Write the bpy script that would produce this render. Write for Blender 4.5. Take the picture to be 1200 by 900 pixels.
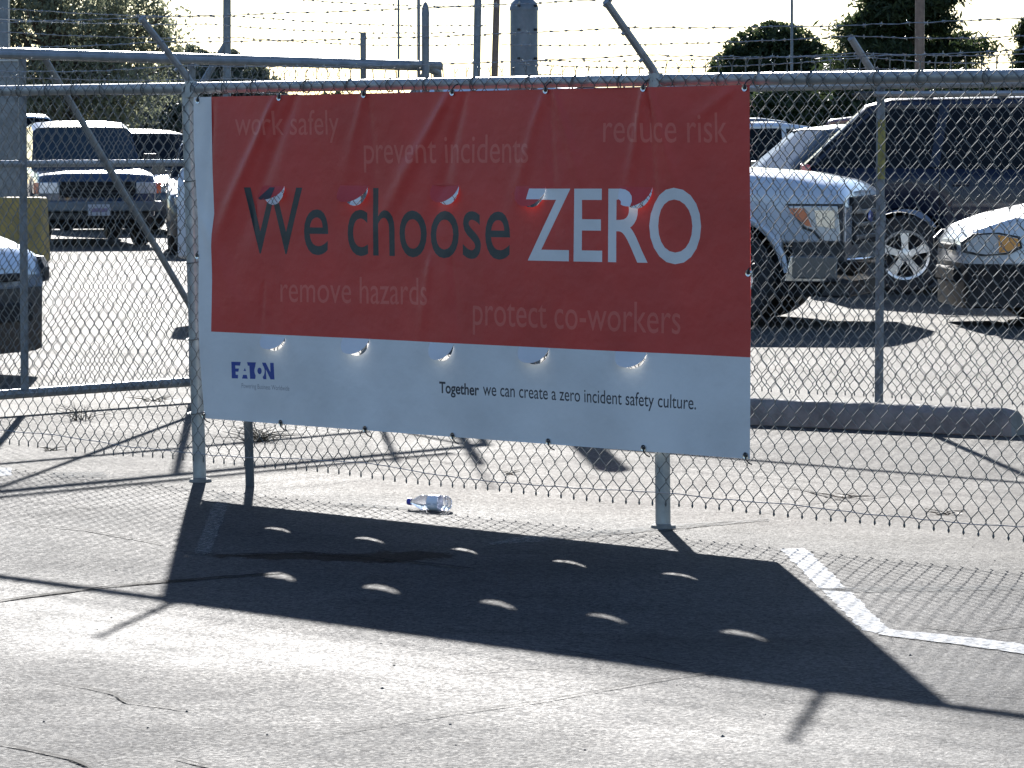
import bpy, bmesh, math, random
import numpy as np
from mathutils import Vector, Matrix
from mathutils.geometry import delaunay_2d_cdt
R = math.radians
random.seed(7); rng = np.random.default_rng(11)
for o in list(bpy.data.objects): bpy.data.objects.remove(o)
S = bpy.context.scene
COL = S.collection

# ------------------------------------------------------------------ camera
F = 4500.0; CH = 1.48; PITCH = math.atan(0.064)
cd = bpy.data.cameras.new('camera'); cam = bpy.data.objects.new('camera', cd); COL.objects.link(cam)
cd.sensor_width = 36; cd.lens = 36*F/1200; cd.clip_end = 3000; cd.clip_start = .1
cam.location = (0, 0, CH); cam.rotation_euler = (R(90)-PITCH, 0, 0); S.camera = cam
# ------------------------------------------------------------------ sky and sun
SUN_EL = 21.7; SUN_X = -0.067
w = bpy.data.worlds.new('World'); S.world = w; w.use_nodes = True
nt = w.node_tree; bg = nt.nodes['Background']
sk = nt.nodes.new('ShaderNodeTexSky'); sk.sky_type = 'NISHITA'; sk.sun_disc = False
sk.sun_elevation = R(SUN_EL); sk.sun_rotation = math.atan(SUN_X)
sk.air_density = 1.0; sk.dust_density = 0.3; sk.ozone_density = 1.0
tm = nt.nodes.new('ShaderNodeMix'); tm.data_type = 'RGBA'; tm.blend_type = 'MULTIPLY'; tm.inputs[0].default_value = 1; tm.inputs[7].default_value = (.88, 1.0, 1.2, 1)
nt.links.new(sk.outputs[0], tm.inputs[6]); nt.links.new(tm.outputs[2], bg.inputs[0]); bg.inputs[1].default_value = 0.05
sl = bpy.data.lights.new('sun', 'SUN'); sl.energy = 5.0; sl.angle = R(.53); sl.color = (1, .965, .92)
sun = bpy.data.objects.new('sun', sl); COL.objects.link(sun)
sd = Vector((SUN_X, 1, math.tan(R(SUN_EL))*math.hypot(1, SUN_X)))
sun.rotation_euler = sd.to_track_quat('Z', 'Y').to_euler()
S.view_settings.view_transform = 'Standard'; S.view_settings.look = 'None'
S.view_settings.exposure = 1.6; S.view_settings.gamma = 1
S.render.resolution_x = 1024; S.render.resolution_y = 768
S.render.engine = 'CYCLES'

# ------------------------------------------------------------------ pixel helpers (photo 1200x900) used to measure the place
def ray(px, py):
    a = (px-600)/F; b = (450-py)/F; c, s = math.cos(PITCH), math.sin(PITCH)
    return Vector((a, c+b*s, b*c-s))
def gp(px, py, z=0.0):
    d = ray(px, py); t = (z-CH)/d.z; return Vector((d.x*t, d.y*t, z))
def at(px, py, Y):
    d = ray(px, py); t = Y/d.y; return Vector((d.x*t, Y, CH+d.z*t))

# ------------------------------------------------------------------ object helpers
def tag(o, label=None, cat=None, group=None, kind=None):
    if label: o['label'] = label
    if cat: o['category'] = cat
    if group: o['group'] = group
    if kind: o['kind'] = kind
    return o
def empty(name, loc, rz, label, cat, group=None):
    o = bpy.data.objects.new(name, None); COL.objects.link(o); o.empty_display_size = .2
    o.location = loc; o.rotation_euler = (0, 0, rz); return tag(o, label, cat, group)
def link(name, me, parent=None):
    o = bpy.data.objects.new(name, me); COL.objects.link(o)
    if parent: o.parent = parent
    return o
def copy_tree(o, parent=None):
    c = o.copy(); COL.objects.link(c)
    if parent: c.parent = parent
    for ch in [x for x in o.children]: copy_tree(ch, c)
    return c
class MB:
    def __init__(s): s.v = []; s.f = []; s.m = []; s.cur = 0
    def add(s, vs, fs):
        b = len(s.v); s.v += [tuple(v) for v in vs]
        for f in fs: s.f.append(tuple(b+i for i in f)); s.m.append(s.cur)
    def tube(s, pts, r, n=8, caps=True):
        pts = [Vector(p) for p in pts]; k = len(pts); rs = r if isinstance(r, (list, tuple)) else [r]*k
        vs = []; prev = None
        for i, p in enumerate(pts):
            t = (pts[min(i+1, k-1)]-pts[max(i-1, 0)]).normalized()
            if prev is None:
                a = Vector((0, 0, 1)) if abs(t.z) < .9 else Vector((1, 0, 0)); u = t.cross(a).normalized()
            else:
                u = (prev - t*prev.dot(t)).normalized()
            prev = u; wv = t.cross(u)
            for j in range(n):
                an = 2*math.pi*j/n; vs.append(p+(u*math.cos(an)+wv*math.sin(an))*rs[i])
        fs = [(i*n+j, i*n+(j+1) % n, (i+1)*n+(j+1) % n, (i+1)*n+j) for i in range(k-1) for j in range(n)]
        if caps: fs += [tuple(range(n-1, -1, -1)), tuple((k-1)*n+j for j in range(n))]
        s.add(vs, fs); return s
    def box(s, c, d, rz=0, ry=0):
        m = Matrix.Rotation(rz, 3, 'Z') @ Matrix.Rotation(ry, 3, 'Y'); c = Vector(c)
        vs = [c+m @ Vector((x*d[0]/2, y*d[1]/2, z*d[2]/2)) for x in (-1, 1) for y in (-1, 1) for z in (-1, 1)]
        s.add(vs, [(0, 1, 3, 2), (4, 6, 7, 5), (0, 4, 5, 1), (2, 3, 7, 6), (0, 2, 6, 4), (1, 5, 7, 3)]); return s
    def lathe(s, prof, n=24, axis='Z', c=(0, 0, 0), closed=False):
        vs = []; k = len(prof); c = Vector(c)
        for r, h in prof:
            for j in range(n):
                a = 2*math.pi*j/n; x, y = r*math.cos(a), r*math.sin(a)
                vs.append(c+Vector({'Z': (x, y, h), 'Y': (x, h, y), 'X': (h, x, y)}[axis]))
        fs = [(i*n+j, i*n+(j+1) % n, (i+1)*n+(j+1) % n, (i+1)*n+j) for i in range(k-1) for j in range(n)]
        if closed: fs += [((k-1)*n+j, (k-1)*n+(j+1) % n, (j+1) % n, j) for j in range(n)]
        else: fs += [tuple(range(n-1, -1, -1)), tuple((k-1)*n+j for j in range(n))]
        s.add(vs, fs); return s
    def prism(s, poly, y0, y1, taper=None):     # outline in (x,z) pushed from y0 to y1
        n = len(poly); vs = [(x, y0, z) for x, z in poly]+[(x, y1, z) for x, z in poly]
        s.add(vs, [tuple(range(n)), tuple(range(2*n-1, n-1, -1))]+[(i, i+n, (i+1) % n+n, (i+1) % n) for i in range(n)]); return s
    def build(s, name, mats, parent=None, smooth=True, bevel=0, seg=2, ang=35):
        me = bpy.data.meshes.new(name); me.from_pydata(s.v, [], s.f)
        mats = mats if isinstance(mats, (list, tuple)) else [mats]
        for m in mats: me.materials.append(m)
        if len(mats) > 1: me.polygons.foreach_set('material_index', s.m)
        bm = bmesh.new(); bm.from_mesh(me); bmesh.ops.recalc_face_normals(bm, faces=bm.faces); bm.to_mesh(me); bm.free()
        if smooth:
            me.polygons.foreach_set('use_smooth', [True]*len(me.polygons)); me.set_sharp_from_angle(angle=R(ang))
        o = link(name, me, parent)
        if bevel:
            b = o.modifiers.new('bevel', 'BEVEL'); b.width = bevel; b.segments = seg; b.limit_method = 'ANGLE'; b.angle_limit = R(35); b.harden_normals = True
        return o

# ------------------------------------------------------------------ materials
def mat(name, col, rough=.5, metal=0, spec=.5, coat=0, noise=0, nscale=8, bump=0, bscale=60, emis=None, trans=0, dirt=None, coord='Object'):
    m = bpy.data.materials.new(name); m.use_nodes = True; t = m.node_tree; p = t.nodes['Principled BSDF']
    p.inputs['Base Color'].default_value = (*col, 1); p.inputs['Roughness'].default_value = rough
    p.inputs['Metallic'].default_value = metal; p.inputs['Specular IOR Level'].default_value = spec
    p.inputs['Coat Weight'].default_value = coat; p.inputs['Coat Roughness'].default_value = .06
    p.inputs['Transmission Weight'].default_value = trans
    tc = t.nodes.new('ShaderNodeTexCoord')
    if noise:
        n = t.nodes.new('ShaderNodeTexNoise'); n.inputs['Scale'].default_value = nscale; n.inputs['Detail'].default_value = 6
        n.inputs['Roughness'].default_value = .65
        t.links.new(tc.outputs[coord], n.inputs['Vector'])
        r = t.nodes.new('ShaderNodeValToRGB'); r.color_ramp.elements[0].position = .3; r.color_ramp.elements[1].position = .7
        a = dirt or tuple(c*(1-noise) for c in col); b = tuple(min(1, c*(1+noise)) for c in col)
        r.color_ramp.elements[0].color = (*a, 1); r.color_ramp.elements[1].color = (*b, 1)
        t.links.new(n.outputs['Fac'], r.inputs['Fac']); t.links.new(r.outputs['Color'], p.inputs['Base Color'])
        rr = t.nodes.new('ShaderNodeMapRange'); rr.inputs['To Min'].default_value = min(1, rough+.12); rr.inputs['To Max'].default_value = max(0, rough-.08)
        t.links.new(n.outputs['Fac'], rr.inputs['Value']); t.links.new(rr.outputs['Result'], p.inputs['Roughness'])
    if bump:
        n2 = t.nodes.new('ShaderNodeTexNoise'); n2.inputs['Scale'].default_value = bscale; n2.inputs['Detail'].default_value = 4
        t.links.new(tc.outputs[coord], n2.inputs['Vector'])
        b = t.nodes.new('ShaderNodeBump'); b.inputs['Strength'].default_value = bump; b.inputs['Distance'].default_value = .01
        t.links.new(n2.outputs['Fac'], b.inputs['Height']); t.links.new(b.outputs['Normal'], p.inputs['Normal'])
    return m
M = {}
M['galv'] = mat('galvanised_steel', (.33, .36, .38), .42, .55, noise=.22, nscale=14, bump=.15, bscale=90)
M['galv_arm'] = mat('weathered_galvanised_arm', (.27, .29, .31), .5, .4, noise=.25, nscale=25)
M['gate_galv'] = mat('older_galvanised_pipe', (.20, .225, .24), .42, .4, noise=.25, nscale=12)
M['wire'] = mat('galvanised_wire', (.13, .14, .14), .5, .4, noise=.25, nscale=30)
M['wire_bright'] = mat('bright_barbed_wire', (.36, .36, .36), .3, .7, noise=.3, nscale=40)
M['post_grey'] = mat('dull_steel_post', (.16, .19, .22), .5, .3, noise=.25, nscale=10)
M['streak_dark'] = mat('dark_streak_tone', (.05, .065, .08), .6, 0, noise=.2)  # dark tone imitating a shadow-like streak
M['rust'] = mat('brownish_painted_steel', (.20, .14, .11), .6, .2, noise=.3, nscale=9)
M['yellow_tape'] = mat('faded_yellow_paint', (.22, .21, .06), .6, noise=.35, nscale=20)
M['ochre'] = mat('ochre_concrete', (.40, .27, .07), .75, noise=.3, nscale=5, dirt=(.25, .19, .09))
M['concrete'] = mat('parking_block_concrete', (.20, .195, .18), .85, noise=.35, nscale=9, bump=.5, bscale=70)
M['wood'] = mat('utility_pole_wood', (.16, .12, .10), .85, noise=.3, nscale=6)
M['black'] = mat('black_rubber', (.018, .018, .02), .75, noise=.3, nscale=20)
M['plastic'] = mat('black_plastic_trim', (.022, .023, .026), .5)
M['under'] = mat('underbody', (.010, .010, .011), .9)
M['alloy'] = mat('alloy_wheel', (.62, .62, .60), .28, .75, noise=.1)
M['chrome'] = mat('chrome', (.65, .66, .68), .12, 1)
M['glass'] = mat('tinted_car_glass', (.006, .008, .011), .12, 0, spec=.10)
M['glass_blue'] = mat('windscreen_glass', (.03, .045, .06), .08, 0, spec=.4)
M['lamp'] = mat('clear_headlamp', (.50, .55, .60), .12, .2, spec=.8, coat=1)
M['amber'] = mat('amber_lens', (.75, .27, .03), .2, 0, coat=1)
M['orange'] = mat('orange_lens', (.70, .18, .07), .2, 0, coat=1)
M['red_lamp'] = mat('red_tail_lens', (.50, .02, .03), .2, 0, coat=1)
M['plate'] = mat('licence_plate', (.48, .50, .56), .5)
def paint(name, c, rough=.3, coat=.9): return mat(name, c, rough, 0, coat=coat, spec=.5 if coat > .5 else .25, noise=.04, nscale=3)
M['white'] = paint('white_car_paint', (.62, .65, .69))
M['white2'] = paint('white_truck_paint', (.55, .60, .68))
M['navy'] = paint('navy_car_paint', (.005, .010, .028), .35, .25)
M['navy2'] = paint('dark_blue_truck_paint', (.02, .045, .10), .3)
M['silver'] = paint('silver_blue_car_paint', (.36, .45, .58))
M['darkcar'] = paint('dark_grey_car_paint', (.03, .035, .045))
M['redcar'] = paint('dark_red_car_paint', (.16, .02, .03))
M['bark'] = mat('bark', (.10, .075, .055), .9, noise=.3, nscale=5)

def leafmat(name, c1, c2):
    m = bpy.data.materials.new(name); m.use_nodes = True; t = m.node_tree; p = t.nodes['Principled BSDF']
    g = t.nodes.new('ShaderNodeNewGeometry'); r = t.nodes.new('ShaderNodeValToRGB')
    r.color_ramp.elements[0].color = (*c1, 1); r.color_ramp.elements[1].color = (*c2, 1)
    t.links.new(g.outputs['Random Per Island'], r.inputs['Fac']); t.links.new(r.outputs['Color'], p.inputs['Base Color'])
    p.inputs['Roughness'].default_value = .55; p.inputs['Specular IOR Level'].default_value = .3
    tr = t.nodes.new('ShaderNodeBsdfTranslucent'); t.links.new(r.outputs['Color'], tr.inputs['Color'])
    mx = t.nodes.new('ShaderNodeMixShader'); mx.inputs[0].default_value = .38
    o = t.nodes['Material Output']; t.links.new(p.outputs[0], mx.inputs[1]); t.links.new(tr.outputs[0], mx.inputs[2]); t.links.new(mx.outputs[0], o.inputs[0])
    return m
M['leaf_dark'] = leafmat('dark_conifer_needles', (.020, .034, .014), (.055, .075, .03))
M['leaf_olive'] = leafmat('olive_foliage_hazed', (.13, .15, .10), (.28, .29, .19))  # olive lightened so that haze and glare sit in the leaf colour
M['leaf_grey'] = leafmat('grey_green_foliage_hazed', (.065, .085, .065), (.15, .165, .115))  # grey-green raised in tone, distance haze painted into the leaves
M['leaf_brown'] = leafmat('rusty_dry_brush', (.13, .07, .04), (.26, .15, .09))
M['weed'] = leafmat('dead_weed', (.07, .06, .04), (.16, .14, .10))

def ground_mat():
    m = bpy.data.materials.new('worn_pavement'); m.use_nodes = True; t = m.node_tree; L = t.links; p = t.nodes['Principled BSDF']
    tc = t.nodes.new('ShaderNodeTexCoord')
    def noise(sc, det=5, ro=.6, vec=None, dist=0):
        n = t.nodes.new('ShaderNodeTexNoise'); n.inputs['Scale'].default_value = sc; n.inputs['Detail'].default_value = det
        n.inputs['Roughness'].default_value = ro; n.inputs['Distortion'].default_value = dist
        L.new(vec or tc.outputs['Object'], n.inputs['Vector']); return n.outputs['Fac']
    def ramp(f, p0, c0, p1, c1):
        r = t.nodes.new('ShaderNodeValToRGB'); e = r.color_ramp.elements
        e[0].position = p0; e[1].position = p1; e[0].color = (*c0, 1); e[1].color = (*c1, 1); L.new(f, r.inputs[0]); return r.outputs[0]
    def mix(a, b, f, mode='MIX'):
        x = t.nodes.new('ShaderNodeMix'); x.data_type = 'RGBA'; x.blend_type = mode
        if isinstance(f, float): x.inputs[0].default_value = f
        else: L.new(f, x.inputs[0])
        for k, q in ((6, a), (7, b)):
            if isinstance(q, tuple): x.inputs[k].default_value = (*q, 1)
            else: L.new(q, x.inputs[k])
        return x.outputs[2]
    # near apron is grey asphalt, behind the fence a beige worn concrete
    sep = t.nodes.new('ShaderNodeSeparateXYZ'); L.new(tc.outputs['Object'], sep.inputs[0])
    ln = t.nodes.new('ShaderNodeMath'); ln.operation = 'MULTIPLY_ADD'; L.new(sep.outputs[0], ln.inputs[0]); ln.inputs[1].default_value = 1.03; L.new(sep.outputs[1], ln.inputs[2])
    w1 = t.nodes.new('ShaderNodeMath'); w1.operation = 'MULTIPLY_ADD'; L.new(noise(.9, 4), w1.inputs[0]); w1.inputs[1].default_value = 1.1; L.new(ln.outputs[0], w1.inputs[2])
    edge = t.nodes.new('ShaderNodeMapRange'); L.new(w1.outputs[0], edge.inputs[0]); edge.inputs[1].default_value = 14.6; edge.inputs[2].default_value = 16.0
    asph = ramp(noise(1.1, 6, .62), .3, (.046, .047, .049), .72, (.080, .080, .080))
    conc = ramp(noise(1.7, 6, .65), .3, (.075, .071, .064), .7, (.115, .109, .098))
    base = mix(asph, conc, edge.outputs[0])
    # aggregate grain
    v = t.nodes.new('ShaderNodeTexVoronoi'); v.inputs['Scale'].default_value = 110; L.new(tc.outputs['Object'], v.inputs['Vector'])
    vs = t.nodes.new('ShaderNodeSeparateColor'); L.new(v.outputs['Color'], vs.inputs[0])
    grain = ramp(vs.outputs[0], .1, (.45, .45, .47), .95, (1.5, 1.5, 1.48))
    base = mix(base, grain, .85, 'MULTIPLY')
    # stains and patches
    st = ramp(noise(.6, 8, .75, dist=.4), .48, (1, 1, 1), .72, (.72, .71, .70))
    base = mix(base, st, .8, 'MULTIPLY')
    sp = ramp(noise(7, 3, .6), .66, (1, 1, 1), .72, (.6, .58, .56))
    base = mix(base, sp, .5, 'MULTIPLY')
    # long oily stain
    mp = t.nodes.new('ShaderNodeMapping'); mp.inputs['Scale'].default_value = (.55, 1.6, 1); mp.inputs['Rotation'].default_value = (0, 0, .25); L.new(tc.outputs['Object'], mp.inputs['Vector'])
    oil = ramp(noise(1.0, 5, .6, mp.outputs[0]), .60, (1, 1, 1), .72, (.45, .42, .40))
    base = mix(base, oil, .55, 'MULTIPLY')
    c0 = gp(400, 652); ms = t.nodes.new('ShaderNodeMapping'); ms.vector_type = 'POINT'; ms.inputs['Location'].default_value = (-c0.x/1.25, -c0.y/.45, 0); ms.inputs['Scale'].default_value = (1/1.25, 1/.45, 1)
    L.new(tc.outputs['Object'], ms.inputs['Vector']); ln_ = t.nodes.new('ShaderNodeVectorMath'); ln_.operation = 'LENGTH'; L.new(ms.outputs[0], ln_.inputs[0])
    ad = t.nodes.new('ShaderNodeMath'); ad.operation = 'MULTIPLY_ADD'; L.new(noise(4, 6, .7), ad.inputs[0]); ad.inputs[1].default_value = 1.3; L.new(ln_.outputs['Value'], ad.inputs[2])
    base = mix(base, ramp(ad.outputs[0], .95, (.30, .25, .22), 1.6, (1, 1, 1)), 1.0, 'MULTIPLY')
    L.new(base, p.inputs['Base Color'])
    rr = t.nodes.new('ShaderNodeMapRange'); L.new(noise(1.3, 5, .6), rr.inputs[0]); rr.inputs[1].default_value = .3; rr.inputs[2].default_value = .7; rr.inputs[3].default_value = .76; rr.inputs[4].default_value = .84
    def m2(op, x, y, z=None):
        q = t.nodes.new('ShaderNodeMath'); q.operation = op
        for k_, v_ in enumerate((x, y, z)):
            if v_ is None: continue
            if isinstance(v_, (int, float)): q.inputs[k_].default_value = v_
            else: L.new(v_, q.inputs[k_])
        return q.outputs[0]
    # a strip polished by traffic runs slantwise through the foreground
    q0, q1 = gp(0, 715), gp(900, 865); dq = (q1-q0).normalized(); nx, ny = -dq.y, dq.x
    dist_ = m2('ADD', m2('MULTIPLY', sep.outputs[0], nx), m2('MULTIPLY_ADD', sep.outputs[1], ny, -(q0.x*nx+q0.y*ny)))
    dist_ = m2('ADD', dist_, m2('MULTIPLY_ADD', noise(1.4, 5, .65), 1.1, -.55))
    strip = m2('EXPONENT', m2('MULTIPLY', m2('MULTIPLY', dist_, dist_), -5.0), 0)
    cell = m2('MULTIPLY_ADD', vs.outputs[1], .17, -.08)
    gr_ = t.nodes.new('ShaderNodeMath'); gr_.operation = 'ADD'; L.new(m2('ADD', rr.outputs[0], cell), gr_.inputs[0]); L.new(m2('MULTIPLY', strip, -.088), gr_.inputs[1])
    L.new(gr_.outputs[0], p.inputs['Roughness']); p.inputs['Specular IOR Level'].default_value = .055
    b1 = t.nodes.new('ShaderNodeBump'); b1.inputs['Strength'].default_value = .8; b1.inputs['Distance'].default_value = .008; L.new(noise(75, 4, .75), b1.inputs['Height'])
    b2 = t.nodes.new('ShaderNodeBump'); b2.inputs['Strength'].default_value = .14; b2.inputs['Distance'].default_value = .05; L.new(noise(5, 4, .6), b2.inputs['Height']); L.new(b1.outputs[0], b2.inputs['Normal'])
    L.new(b2.outputs[0], p.inputs['Normal'])
    return m
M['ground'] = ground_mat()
def worn_paint(name, col, cut=.47):
    m = mat(name, col, .85, spec=.03); t = m.node_tree; L = t.links; p = t.nodes['Principled BSDF']
    tc = t.nodes.new('ShaderNodeTexCoord'); n = t.nodes.new('ShaderNodeTexNoise'); n.inputs['Scale'].default_value = 45; n.inputs['Detail'].default_value = 6; n.inputs['Roughness'].default_value = .75
    L.new(tc.outputs['Object'], n.inputs['Vector']); r = t.nodes.new('ShaderNodeValToRGB'); e = r.color_ramp.elements
    e[0].position = cut-.12; e[1].position = cut+.08; e[0].color = (0, 0, 0, 1); e[1].color = (1, 1, 1, 1); L.new(n.outputs[0], r.inputs[0])
    tr = t.nodes.new('ShaderNodeBsdfTransparent'); mx = t.nodes.new('ShaderNodeMixShader'); L.new(r.outputs[0], mx.inputs[0]); L.new(tr.outputs[0], mx.inputs[1]); L.new(p.outputs[0], mx.inputs[2])
    L.new(mx.outputs[0], t.nodes['Material Output'].inputs[0]); return m
M['stripe'] = worn_paint('worn_white_road_paint', (.50, .50, .49), .44)
M['stripe_faint'] = worn_paint('faint_white_road_paint', (.20, .20, .19), .52)
M['tar'] = worn_paint('dark_crack', (.015, .015, .015), .42)

# ------------------------------------------------------------------ ground
g = MB(); g.add([(-1500, -60, 0), (1500, -60, 0), (1500, 2500, 0), (-1500, 2500, 0)], [(0, 1, 2, 3)])
tag(g.build('ground', M['ground'], smooth=False), kind='structure')
def ribbon(name, pts, wd, m, z, wob=0, step=.05, taper=False):
    P = [gp(x, y) for x, y in pts]; q = []
    for a, b in zip(P[:-1], P[1:]):
        n = max(1, int((b-a).length/step)); q += [a.lerp(b, i/n) for i in range(n)]
    q.append(P[-1]); k = len(q); o = 0; mb = MB(); vs = []
    for i, p in enumerate(q):
        t = (q[min(i+1, k-1)]-q[max(i-1, 0)]).normalized(); nn = Vector((-t.y, t.x, 0))
        o = o*.85+random.uniform(-wob, wob); c = p+nn*o
        ww = wd*(random.uniform(.5, 1.4) if wob else 1)*(math.sin(math.pi*(i+.3)/(k+.6))**.5 if taper else 1)
        for sg in (-1, 1):
            e = c+nn*sg*ww/2; vs.append((e.x, e.y, z))
    mb.add(vs, [(2*i, 2*i+1, 2*i+3, 2*i+2) for i in range(k-1)])
    return tag(mb.build(name, m, smooth=False), kind='structure')
# the L shaped painted line by the right edge
def poly(name, pts, m, z):
    P = [gp(x, y, z) for x, y in pts]; Q = []
    for a_, b_ in zip(P, P[1:]+P[:1]):
        n_ = max(1, int((b_-a_).length/.03)); Q += [a_.lerp(b_, i/n_)+Vector((random.uniform(-.006, .006), random.uniform(-.010, .010), 0)) for i in range(n_)]
    mb = MB(); mb.add(Q, [tuple(range(len(Q)))]); return tag(mb.build(name, m, smooth=False), kind='structure')
poly('painted_stripe', [(914, 643), (944, 642), (1042, 737), (1028, 742), (1010, 738)], M['stripe'], .0015)
poly('painted_stripe', [(1029, 743), (1040, 737), (1130, 746), (1260, 762), (1260, 774), (1130, 756)], M['stripe'], .003)
poly('painted_stripe', [(930, 690), (1010, 688), (1260, 684), (1260, 690), (1010, 694)], M['stripe_faint'], .0015)
poly('painted_stripe', [(255, 578), (272, 578), (246, 650), (226, 650)], M['stripe_faint'], .0015)
poly('painted_stripe', [(-60, 548), (14, 548), (14, 557), (-60, 560)], M['stripe'], .0015)
poly('painted_stripe', [(58, 553), (120, 553), (126, 559), (60, 560)], M['stripe_faint'], .0015)
poly('painted_stripe', [(560, 640), (600, 630), (820, 612), (900, 607), (900, 610), (600, 637)], M['stripe_faint'], .003)
poly('painted_stripe', [(400, 588), (520, 596), (518, 600), (395, 592)], M['stripe_faint'], .003)
cr = M['tar']
for pts, wd, wob in [([(640, 760), (700, 771), (735, 769), (800, 783)], .008, .006), ([(60, 800), (130, 812), (150, 824), (230, 835)], .008, .007), ([(980, 800), (1060, 812), (1200, 818)], .007, .004), ([(1080, 735), (1140, 742), (1210, 733)], .012, .006), ([(0, 585), (60, 590), (120, 600)], .008, .006), ([(-20, 708), (60, 697), (120, 689), (195, 682), (330, 672)], .035, .008),
                     ([(190, 646), (260, 652), (350, 648), (430, 655), (560, 668)], .022, .012),
                     ([(-10, 872), (40, 882), (80, 890), (112, 902)], .016, .006), ([(205, 890), (245, 900)], .012, .004),
                     ([(350, 868), (500, 842), (640, 822), (760, 800), (880, 782)], .007, .003),
                     ([(880, 567), (930, 573), (965, 583), (1010, 592)], .014, .01), ([(930, 592), (1010, 586), (1060, 578)], .012, .008),
                     ([(880, 605), (1000, 582), (1030, 590), (1110, 600)], .006, .005),
                     ([(700, 576), (790, 570), (900, 574)], .006, .004), ([(640, 640), (730, 632), (860, 610)], .008, .005),
                     ([(420, 530), (520, 542), (620, 552)], .010, .008), ([(0, 612), (100, 622), (190, 640)], .012, .006),
                     ([(40, 384), (120, 388), (214, 384)], .012, .006), ([(700, 540), (800, 548), (880, 546)], .008, .008),
                     ([(880, 432), (1000, 438), (1200, 445)], .012, .004), ([(540, 790), (620, 784), (700, 790)], .006, .006)]:
    ribbon('pavement_crack', pts, wd, cr, .0045+.0003*random.random()*5, wob, taper=True)
pb = MB()
for i in range(40):
    x, y = random.uniform(0, 1200), random.uniform(560, 895); c = gp(x, y); r = random.uniform(.002, .008)
    vs = [c+Vector((math.cos(a)*r*random.uniform(.6, 1.2), math.sin(a)*r*random.uniform(.6, 1.2), h)) for h, rr in ((0, 1),) for a in (0, 1.3, 2.5, 3.8, 5)]+[c+Vector((0, 0, r*.7))]
    pb.add(vs, [(i, (i+1) % 5, 5) for i in range(5)])
tag(pb.build('pebbles', mat('dark_pebble', (.09, .085, .08), .8), smooth=False), 'small dark pebbles and grit scattered over the pavement', 'gravel', kind='stuff')

# ------------------------------------------------------------------ near fence frame: local x along the fence, y away from the camera
O = gp(228.5, 565); TH = math.atan(F/4367)
fd = Vector((math.cos(TH), -math.sin(TH), 0)); nd = Vector((math.sin(TH), math.cos(TH), 0))
def fp(px, py, d=0.0):            # pixel -> (s, z) in the fence plane, d metres behind it
    r_ = ray(px, py); c = Vector((0, 0, CH)); t = ((O-c).dot(nd)+d)/r_.dot(nd); p = c+r_*t
    return ((p-O).dot(fd), p.z)
fence = empty('chain_link_fence', O, -TH, 'nearest chain-link fence, carrying the red banner, topped with barbed wire on two slanted arms', 'fence', 'chain-link fences')
sL = fp(-40, 300)[0]; sR = fp(1270, 300)[0]; sP = fp(771, 618)[0]
zr = fp(500, 99)[1]           # top rail height
RD = .024
mb = MB(); mb.tube([(sL, 0, zr), (-.02, 0, zr), (sP, 0, zr+.004), (sR, 0, zr)], RD, 14); mb.build('top_rail', M['galv'], fence)
for k, s in enumerate((sL+.02, 0, sP, sR)):
    mb = MB(); lean = -.034 if k == 1 else 0
    mb.tube([(s, .03, -.1), (s+lean, .0, zr+.02)], .029, 14)
    p = mb.build('post', M['galv'], fence)
    cb = MB(); cb.lathe([(.05, .0), (.046, .012), (.03, .018)], 14, c=(s, .03, 0)); cb.build('post_collar', M['concrete'], p)
mb = MB(); s = fp(283, 570)[0]; mb.tube([(s, .05, -.1), (s-.04, .05, 1.1)], .019, 10); tag(mb.build('streak_stand_in', M['streak_dark'], fence), 'thin dark upright standing in for a shadow-like streak right of the left fence post')  # dark tube added to stand in for a shadow-like streak
# arms, 45 degrees towards the camera
ARM = .385
for s in (-.005, sP-.01):
    a = MB(); a.tube([(s, .0, zr+.01), (s, -.03, zr+.05), (s, -ARM*.72, zr+ARM*.76)], [.017, .016, .014], 8); arm = a.build('barb_arm', M['galv_arm'], fence)
    c = MB(); c.tube([(s-.03, 0, zr-.03), (s-.03, 0, zr+.035)], .013, 8); c.tube([(s, 0, zr-.04), (s, 0, zr+.03)], .033, 12); c.build('arm_clamp', M['galv'], arm)
    for q in (.97, .62, .28):
        b = MB(); b.tube([(s-.006, -q*ARM*.72-.012, zr+q*ARM*.76-.010), (s+.006, -q*ARM*.72+.014, zr+q*ARM*.76+.016)], .008, 6); b.build('wire_clip', M['wire_bright'], arm)
def barbed(parent, pts, name='barbed_wire', r=.0014, barb=.075, seed=1, m='wire_bright', sagamp=.012):
    rr = random.Random(seed); P = []
    for a, b in zip(pts[:-1], pts[1:]):
        a, b = Vector(a), Vector(b); n = max(2, int((b-a).length/.04))
        for i in range(n):
            t = i/n; P.append(a.lerp(b, t)-Vector((0, 0, 4*sagamp*t*(1-t)))+Vector((0, rr.uniform(-.002, .002), rr.uniform(-.0022, .0022))))
    P.append(Vector(pts[-1])); mb = MB()
    for ph in (0, math.pi):
        Q = [p+Vector((0, math.cos(i*2.1+ph), math.sin(i*2.1+ph)))*r*.9 for i, p in enumerate(P)]; mb.tube(Q, r, 5, caps=False)
    L_ = 0
    for i in range(1, len(P)):
        L_ += (P[i]-P[i-1]).length
        if L_ > barb:
            L_ = rr.uniform(-.02, .02); c = P[i]
            mb.tube([c-Vector((.006, 0, 0)), c+Vector((.006, 0, 0))], r*3.0, 5)
            for k in range(2):
                dv = Vector((rr.uniform(-.5, .5), rr.uniform(-1, 1), rr.uniform(-1, 1))).normalized()*.012
                mb.tube([c-dv, c+dv], r*.75, 3)
    return mb.build(name, M[m], parent)
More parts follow.
